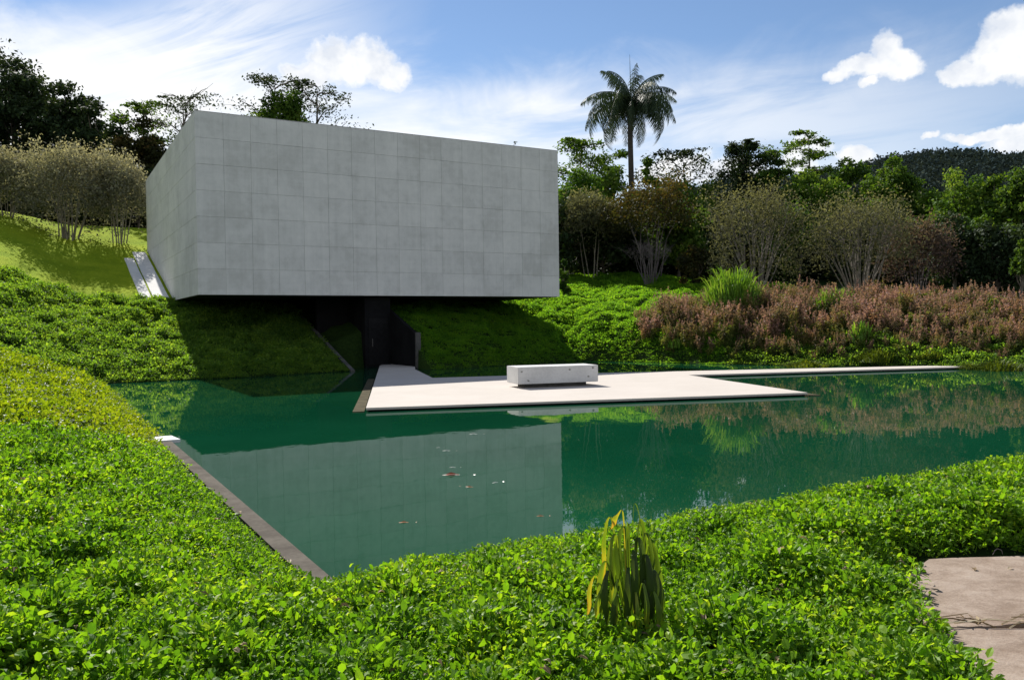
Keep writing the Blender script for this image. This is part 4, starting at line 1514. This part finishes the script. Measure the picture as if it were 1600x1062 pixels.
z2 = ground(t2 * y2, y2) + rng.uniform(0, 1, nm_) ** 1.2 * 2.6
txx, ty, tzz = np.concatenate([txx, t2 * y2]), np.concatenate([ty, y2]), np.concatenate([tzz, z2])
nn += nm_
gt.quads(leaf_cards(np.stack([txx, ty, tzz], 1), 0.55, np.array([0, 0, 0.4]), 0.6), np.clip(rng.normal(0.4, 0.2, nn), 0, 1))
tag(gt.build('forest_thicket', M_DARK), 'dark thicket filling the forest behind the first trees', kind='stuff')
# dark wall of understorey under the crowns
DK = ['dark shrub tree behind the right end of the box', 'dark shrub tree behind the slender lawn tree', 'dark shrub tree behind the bare grey bush', 'green shrub tree under the open sparse tree', 'dark shrub tree left of the twiggy brown dome', 'dark shrub tree behind the twiggy brown dome', 'green shrub tree between the two brown domes', 'dark shrub tree behind the pale-stemmed dome', 'green shrub tree behind the purple-brown bush', 'green shrub tree under the feathery light green tree', 'green shrub tree under the dense green tree', 'green shrub tree at the right frame edge']
for q, px in enumerate([885, 940, 1000, 1060, 1115, 1175, 1245, 1320, 1400, 1470, 1545, 1620]):
    broadleaf(px, 312 + 14 * (q % 3), 66 + 2 * (q % 3), 120, DK[q], M_MID if q in (3, 6, 8, 9, 10, 11) else M_DARK, 4200, 0.36, 24, 0.9, low=0.02, name='understory_bush', cat='bush')
# --- right group, front row
multistem(924, 436, 298, 100, 'slender pale-trunked tree with a rusty olive crown on the lawn', M_BUSH, M_PALEBARK, stems=5, leaves=7500, size=0.22, low=0.32, spread=0.7, shell=0.75)
multistem(1016, 440, 284, 150, 'dark brown tree with forking grey stems behind the bare bush', M_REDDK, M_TWIG, Y=62, stems=10, leaves=6500, size=0.24, low=0.35)
multistem(1015, 448, 372, 90, 'bare grey twiggy bush at the edge of the lawn', M_BUSH, M_TWIG, stems=16, leaves=0, bare=True, name='bare_bush', cat='bush')
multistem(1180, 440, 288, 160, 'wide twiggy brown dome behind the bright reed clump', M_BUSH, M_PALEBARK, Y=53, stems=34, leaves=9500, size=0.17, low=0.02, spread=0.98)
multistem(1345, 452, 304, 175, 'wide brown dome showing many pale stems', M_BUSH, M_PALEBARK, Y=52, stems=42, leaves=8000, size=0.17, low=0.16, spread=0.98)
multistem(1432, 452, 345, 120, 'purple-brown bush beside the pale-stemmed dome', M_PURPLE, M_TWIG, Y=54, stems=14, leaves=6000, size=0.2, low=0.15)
broadleaf(1086, 384, 56, 60, 'small yellow-flecked bush left of the bright reed clump', M_REDDK, 3000, 0.2, 20, 1.0, low=0.02, name='small_bush', cat='bush')
broadleaf(881, 404, 56, 26, 'small green bush against the lower right edge of the box', M_MID, 1500, 0.18, 14, 1.0, low=0.0, name='small_bush', cat='bush')
broadleaf(1596, 372, 50, 44, 'bright green bush at the right frame edge', M_MID, 1500, 0.2, 16, 1.0, low=0.3, name='small_bush', cat='bush')
broadleaf(1490, 330, 60, 120, 'dark tree with hanging foliage and pale trunks on the right', M_DARK, 5500, 0.26, 28, 1.1, low=0.25, bark=M_PALEBARK)
broadleaf(1560, 350, 58, 110, 'dark bushy tree at the far right behind the undergrowth', M_DARK, 5000, 0.28, 28, 1.0, low=0.02)


# palm
def palm():
    x, y, z, H = place(985, 164, 82)
    r_ = empty('palm_tree', (x, y, z - 0.1))
    tag(r_, 'tall palm with a drooping crown above the trees', 'palm tree', TREES)
    g = Geo()
    g.tube([(0, 0, -0.3), (0.05, 0, H * 0.4), (-0.05, 0, H * 0.8), (0.0, 0, H + 0.1)], [0.34, 0.29, 0.26, 0.29], 9)
    g.build('trunk', M_PALMBARK, r_)

    def frond(seed, L, droop):
        r = np.random.default_rng(seed)
        g = Geo()
        k = 30
        t = np.linspace(0, 1, k)
        # rachis in the x-z plane leaving upward and bending over
        ang = R(62) - droop * t ** 1.15
        ds = L / (k - 1)
        px_ = np.concatenate([[0], np.cumsum(np.cos(ang[:-1]) * ds)])
        pz_ = np.concatenate([[0], np.cumsum(np.sin(ang[:-1]) * ds)])
        pts = np.stack([px_, 0 * px_, pz_], 1)
        g.tube(pts, np.linspace(0.045, 0.008, k), 4, False, 0.6)
        for i in range(3, k):
            for sd_ in (-1, 1):
                for q in range(2):
                    ll = 1.2 * math.sin(math.pi * (0.12 + 0.85 * t[i])) ** 0.6 * r.uniform(0.75, 1.15)
                    p = pts[i] + (pts[i] - pts[i - 1]) * (q * 0.5)
                    tg = np.array([math.cos(ang[i]), 0, math.sin(ang[i])])
                    d = tg * 0.35 + np.array([0, sd_ * r.uniform(0.35, 0.8), 0]) + np.array([0, 0, r.uniform(-1.5, -0.55)])
                    d /= np.linalg.norm(d)
                    e = p + d * ll * 0.5
                    e2 = p + d * ll + np.array([0, 0, -0.25 * ll])
                    wv = tg * 0.040
                    g.add([p - wv * 0.6, p + wv * 0.6, e + wv, e - wv, e2], [(0, 1, 2, 3), (3, 2, 4)], r.uniform(0, 1))
        return g.mesh('frond', M_PALM)
    fm = [frond(900 + i, L, dr) for i, (L, dr) in enumerate([(5.7, R(98)), (5.9, R(118)), (6.0, R(140)), (6.0, R(160)), (5.0, R(72))])]
    k = 46
    for i in range(k):
        u = i / k
        which = 4 if u < 0.10 else 0 if u < 0.25 else 1 if u < 0.48 else 2 if u < 0.75 else 3
        f = bpy.data.objects.new('frond', fm[which])
        COL.objects.link(f)
        f.parent = r_
        f.location = (0, 0, H - 0.5 * u + 0.1)
        tiltk = R(-18) if u < 0.10 else R(0 + 46 * u)
        f.rotation_euler = (random.gauss(0, 0.12), tiltk + random.gauss(0, 0.08), i * 2.39996 + random.gauss(0, 0.12))
        s = random.uniform(0.85, 1.08)
        f.scale = (s, s, s)
    g = Geo()
    for i in range(260):
        a = random.uniform(0, 6.283)
        rr = random.uniform(0.2, 0.75)
        zz = random.uniform(-1.5, 0.1)
        rr *= 0.5 + 0.5 * math.sin(math.pi * min(1, (zz + 1.6) / 1.7))
        p = np.array([rr * math.cos(a), rr * math.sin(a), H + zz])
        d = np.array([0.25 * math.cos(a), 0.25 * math.sin(a), -1.0]) * random.uniform(0.3, 0.7)
        s_ = np.array([-math.sin(a), math.cos(a), 0]) * 0.05
        g.add([p - s_, p + s_, p + d], [(0, 1, 2)], random.uniform(0, 0.4))
    g.build('dead_leaf_skirt', M_DRY2, r_)['kind'] = 'stuff'
    g = Geo()
    g.tube([(0, 0, H), (0.02, 0, H + 2.5), (-0.02, 0, H + 5.1)], [0.06, 0.04, 0.012], 5)
    g.build('spear_leaf', M_PALM, r_)


M_DRY2 = leaf_mat('old_palm_leaf', [(0, (0.025, 0.02, 0.014)), (1, (0.07, 0.055, 0.035))], 0.1, 0.7, 0.2, 0.0)
palm()


# ------------------------------------------------------------------ foreground wilting plant
def wilting():
    p = atz(985, 985, 0.20)
    z = gz(p.x, p.y)
    r_ = empty('wilting_plant', (p.x, p.y, z))
    tag(r_, 'wilting broad-leaved plant with hanging yellowing leaves in the ground cover', 'plant')
    # (apex dx, apex dy, apex z, hang length, width, tint, twist)
    L = [(-0.15, 0.02, 0.66, 0.42, 0.040, 0.80, 0.2), (-0.06, 0.00, 0.70, 0.13, 0.045, 0.97, 0.5), (-0.12, -0.03, 0.58, 0.40, 0.050, 0.70, -0.3),
         (0.00, 0.03, 0.62, 0.44, 0.045, 0.52, 0.3), (0.06, -0.03, 0.56, 0.46, 0.075, 0.14, 0.1), (0.10, 0.05, 0.64, 0.42, 0.045, 0.55, -0.4),
         (0.02, -0.06, 0.50, 0.40, 0.065, 0.25, 0.4), (-0.20, -0.04, 0.44, 0.34, 0.055, 0.66, 0.3), (-0.28, -0.02, 0.36, 0.26, 0.035, 0.97, 0.2),
         (-0.18, -0.08, 0.40, 0.34, 0.065, 0.10, -0.4), (0.11, -0.07, 0.48, 0.40, 0.075, 0.06, 0.2), (0.18, 0.02, 0.52, 0.40, 0.055, 0.40, -0.3),
         (0.17, -0.08, 0.40, 0.34, 0.075, 0.03, 0.4), (-0.03, -0.10, 0.42, 0.34, 0.065, 0.05, -0.2), (-0.11, -0.10, 0.36, 0.30, 0.050, 0.66, 0.3),
         (0.08, -0.11, 0.34, 0.30, 0.045, 0.60, 0.0), (0.22, 0.08, 0.42, 0.32, 0.050, 0.46, 0.3), (0.02, -0.13, 0.30, 0.26, 0.035, 0.80, 0.1),
         (0.05, 0.02, 0.73, 0.30, 0.012, 0.45, 0.2), (-0.08, 0.05, 0.54, 0.46, 0.05, 0.30, 0.6), (0.13, -0.02, 0.58, 0.46, 0.05, 0.35, -0.5),
         (-0.23, -0.06, 0.30, 0.26, 0.045, 0.72, -0.2), (0.16, -0.12, 0.30, 0.26, 0.05, 0.58, 0.4), (0.00, 0.08, 0.58, 0.40, 0.06, 0.12, 0.0)]
    L += [(x * 0.85 + random.gauss(0, 0.03), y + random.gauss(0, 0.05), z * random.uniform(0.8, 1.0), h * random.uniform(0.8, 1.1), wd_ * random.uniform(0.8, 1.2), min(1, max(0, t_ * 0.55 + random.gauss(0, 0.08))), -w_ + random.gauss(0, 0.3)) for (x, y, z, h, wd_, t_, w_) in L[3::3]]
    for (tx, ty, tz, hl, wd, tint, tw) in L:
        g = Geo()
        tx, wd = tx * 0.76, wd * 0.84
        tint = 0.22 + tint * 0.68
        tz *= 1.16
        wd *= 0.95
        hl *= 1.1
        out = np.array([tx, ty, 0.0])
        on = out / (np.linalg.norm(out) + 1e-6)
        b0 = np.array([tx * 0.18, ty * 0.18, 0.0])
        ap = np.array([tx, ty, tz])
        ctl = [b0, b0 * 0.6 + ap * 0.4 + np.array([0, 0, tz * 0.12]), ap - on * 0.015 - np.array([0, 0, 0.03]), ap, ap + on * 0.022 - np.array([0, 0, 0.035]),
               ap + on * 0.045 - np.array([0, 0, hl * 0.40]), ap + on * (0.03 + 0.03 * tw) - np.array([0, 0, hl * 0.72]), ap + on * (0.05 + 0.08 * tw) - np.array([0, 0, hl])]
        wds = [0.18, 0.22, 0.30, 0.34, 0.55, 1.0, 0.8, 0.03]
        ctl = np.array(ctl)
        u0 = np.linspace(0, 1, len(ctl))
        u1 = np.concatenate([np.linspace(0, 0.36, 5), np.linspace(0.40, 0.60, 6), np.linspace(0.66, 1, 7)])
        ctl = np.stack([np.interp(u1, u0, ctl[:, q]) for q in range(3)], 1)
        ctl[1:-1] = 0.25 * ctl[:-2] + 0.5 * ctl[1:-1] + 0.25 * ctl[2:]
        wds = np.interp(u1, u0, wds)
        v, f, tn = [], [], []
        for i, c in enumerate(ctl):
            an = tw + 0.35 * math.sin(i * 0.55 + tx * 40)
            sd0 = np.array([math.cos(an), math.sin(an) * 0.7, 0.1 * math.sin(i)])
            wv = wd * wds[i]
            fold = np.array([math.sin(an) * 0.2 * wv, -0.4 * wv, 0])
            v += [c - sd0 * wv * 0.5, c + fold * 0.7, c + sd0 * wv * 0.5]
            tt = float(np.clip(tint + 0.06 * math.sin(i * 0.9 + ty * 50) + (0.12 if (tint > 0.5 and i > 12) else 0), 0, 1))
            tn += [tt, max(0.0, tt - 0.10), tt]
            if i:
                o = 3 * i
                f += [(o - 3, o - 2, o + 1, o), (o - 2, o - 1, o + 2, o + 1)]
        g.add(v, f, np.array(tn))
        g.build('leaf', M_WILT, r_, smooth=True)


wilting()


# tall grass blades standing out of the near cover
def grass_sprout(px, py, z, n, ht, label):
    p = atz(px, py, z)
    zz = gz(p.x, p.y)
    r_ = empty('grass_sprout', (p.x, p.y, zz))
    tag(r_, label, 'plant', 'grass sprouts in the ground cover')
    g = Geo()
    for i in range(n):
        th = random.uniform(0, 6.283)
        d = np.array([math.cos(th), math.sin(th) * 0.6, 0])
        s_ = np.array([-math.sin(th), math.cos(th), 0]) * 0.006
        h_ = ht * random.uniform(0.7, 1)
        b0 = d * 0.01
        m_ = d * h_ * 0.25 + np.array([0, 0, h_ * 0.75])
        tip = d * h_ * 0.65 + np.array([0, 0, h_ * random.uniform(0.75, 0.95)])
        g.add([b0 - s_, b0 + s_, m_ + s_, m_ - s_, tip], [(0, 1, 2, 3), (3, 2, 4)], random.uniform(0.5, 1))
    g.build('blades', M_REED, r_)['kind'] = 'stuff'


grass_sprout(1020, 850, 0.15, 7, 0.36, 'bent grass sprout right behind the wilting plant')
grass_sprout(1150, 800, 0.15, 6, 0.28, 'short grass sprout on the pond edge right of the wilting plant')
grass_sprout(1290, 770, 0.15, 6, 0.28, 'grass sprout on the pond edge towards the right')
grass_sprout(1208, 800, 0.15, 5, 0.26, 'grass sprout between the two others on the pond edge')

# weeds in the joint between the slabs
jt = empty('joint_weed', (3.2, 4.97, 0.15))
tag(jt, 'dry grass runners creeping along the joint between the sandstone slabs', 'weed')
g_ = Geo()
for i in range(46):
    x0 = random.uniform(-0.8, 2.2)
    ln_ = random.uniform(0.10, 0.45)
    a = random.gauss(0, 0.25) + random.choice((0, math.pi))
    p = np.array([x0, random.gauss(0, 0.03), 0.04 + random.uniform(0, 0.03)])
    d = np.array([math.cos(a), math.sin(a), 0])
    g_.tube([p, p + d * ln_ * 0.5 + np.array([0, 0, 0.030]), p + d * ln_ + np.array([0, 0, 0.022])], [0.006, 0.005, 0.003], 3, False, random.random())
    if i % 2:
        q = p + d * ln_ * random.uniform(0.3, 1)
        g_.quads(leaf_cards(q[None] + np.array([0, 0, 0.045]), 0.05, np.array([0, 0, 1.0]), 0.35, 0.4), [random.random()])
g_.build('runners', M_DRY, jt)['kind'] = 'stuff'


# dry leaves and twigs lying about
def dry(px, py, z, s, label, nm='dry_leaf', cat='leaf'):
    p = atz(px, py, z)
    g = Geo()
    a = random.uniform(0, 6.283)
    leaf6(g, np.zeros(3), np.array([math.cos(a), math.sin(a), 0.10]), np.array([0, 0, 1.0]), s, s * 0.5, 0.2, random.random(), 0.15)
    o = g.build(nm, M_DRY, None, loc=(p.x, p.y, p.z + 0.006))
    tag(o, label, cat, 'dry leaves on the kerb and path')


dry(272, 732, 0.045, 0.14, 'dry leaf at the far part of the pond kerb')
dry(300, 745, 0.045, 0.10, 'small dry leaf just below the farthest kerb leaf')
dry(372, 800, 0.045, 0.10, 'dry leaf halfway along the pond kerb')
dry(452, 880, 0.045, 0.09, 'dry leaf low on the pond kerb')
dry(487, 908, 0.045, 0.08, 'dry leaf at the near corner of the pond kerb')
dry(1524, 892, 0.205, 0.07, 'dark dry leaf on the far sandstone slab')
dry(1582, 888, 0.205, 0.05, 'small dry leaf on the far sandstone slab near the frame edge')
dry(1468, 922, 0.205, 0.05, 'tiny dry leaf at the left end of the far sandstone slab')
dry(1512, 1040, 0.205, 0.06, 'dry leaf on the near sandstone slab')
tw = empty('twig', tuple(atz(1560, 866, 0.205)))
tag(tw, 'pale arched twig standing at the back edge of the far slab', 'twig')
g_ = Geo()
g_.tube([(-0.045, 0, 0.0), (-0.028, 0, 0.035), (0, 0.01, 0.045), (0.026, 0, 0.035), (0.04, 0.01, 0.0)], [0.003] * 5, 5)
g_.build('stem', M_TWIG, tw)


# ------------------------------------------------------------------ koi
def koi_mats():
    out = {}
    for nm, c1, c2, th in (('white_koi_skin', (0.46, 0.47, 0.42), (0.40, 0.38, 0.31), 0.5), ('orange_koi_skin', (0.40, 0.15, 0.06), (0.42, 0.29, 0.20), 0.55), ('red_white_koi_skin', (0.32, 0.06, 0.03), (0.5, 0.48, 0.43), 0.5)):
        m, n, o = material(nm)
        tcx = n.new('ShaderNodeTexCoord').outputs['Object']
        f = n.sm(n.noise(tcx, 9, 2, 0.5), th - 0.05, th + 0.05)
        p = pbsdf(n, n.mix(f, c1, c2), 0.25, 0.5)
        n.link(p.outputs[0], o.inputs[0])
        out[nm.split('_koi')[0]] = m
    return out


KM = koi_mats()


def koi(px, py, L, ang, kind, label):
    p = atz(px, py, 0.0)
    r_ = empty('koi', (p.x, p.y, 0.0), ang)
    tag(r_, label, 'fish', 'koi at the surface of the pond')
    g = Geo()
    k, S = 11, 10
    v, f = [], []
    for i in range(k):
        t = i / (k - 1)
        wd = L * 0.105 * (math.sin(math.pi * (t * 0.88 + 0.06)) ** 0.75)
        bend = L * 0.05 * math.sin(t * 3.6)
        for s in range(S):
            th = 6.283 * s / S
            v.append(((t - 0.45) * L, bend + wd * math.cos(th), wd * 0.9 * math.sin(th) - L * 0.075))
    for i in range(k - 1):
        for s in range(S):
            q, u = i * S + s, i * S + (s + 1) % S
            f.append((q, u, u + S, q + S))
    f += [tuple(range(S))[::-1], tuple((k - 1) * S + s for s in range(S))]
    g.add(v, f)
    g.build('body', KM[kind], r_, smooth=True)
    te = 0.55 * L
    be = L * 0.05 * math.sin(3.6)
    g = Geo()
    g.add([(te - 0.03 * L, be, -0.045 * L), (te + 0.16 * L, be - 0.10 * L, 0.006), (te + 0.10 * L, be - 0.02 * L, 0.002), (te + 0.17 * L, be + 0.07 * L, 0.008)], [(0, 1, 2), (0, 2, 3)])
    g.build('tail_fin', KM[kind], r_)
    g = Geo()
    g.add([(-0.10 * L, 0.03 * L, 0.03 * L), (0.05 * L, 0.04 * L, 0.075 * L), (0.20 * L, 0.045 * L, 0.03 * L)], [(0, 1, 2)])
    g.build('dorsal_fin', KM[kind], r_)


koi(702, 742, 0.52, 0.1, 'red_white', 'largest red and white koi in the middle of the group')
koi(706, 730, 0.20, 0.0, 'white', 'small bright white koi just behind the largest one')
koi(735, 760, 0.22, 2.9, 'orange', 'orange koi just in front of the largest one')
koi(773, 754, 0.20, 0.6, 'white', 'pale koi right of the largest one')
koi(843, 806, 0.17, 0.1, 'orange', 'small orange koi nearest the reflected corner of the box')
koi(629, 816, 0.22, 0.1, 'orange', 'orange koi on its own at the lower left of the group')
koi(696, 704, 0.28, 0.0, 'white', 'pale koi behind the small bright white one')
koi(738, 678, 0.34, 0.0, 'white', 'pale koi farthest back, by the reflected lower edge of the box')
koi(684, 699, 0.16, 0.2, 'white', 'tiny pale koi left of the second farthest one')
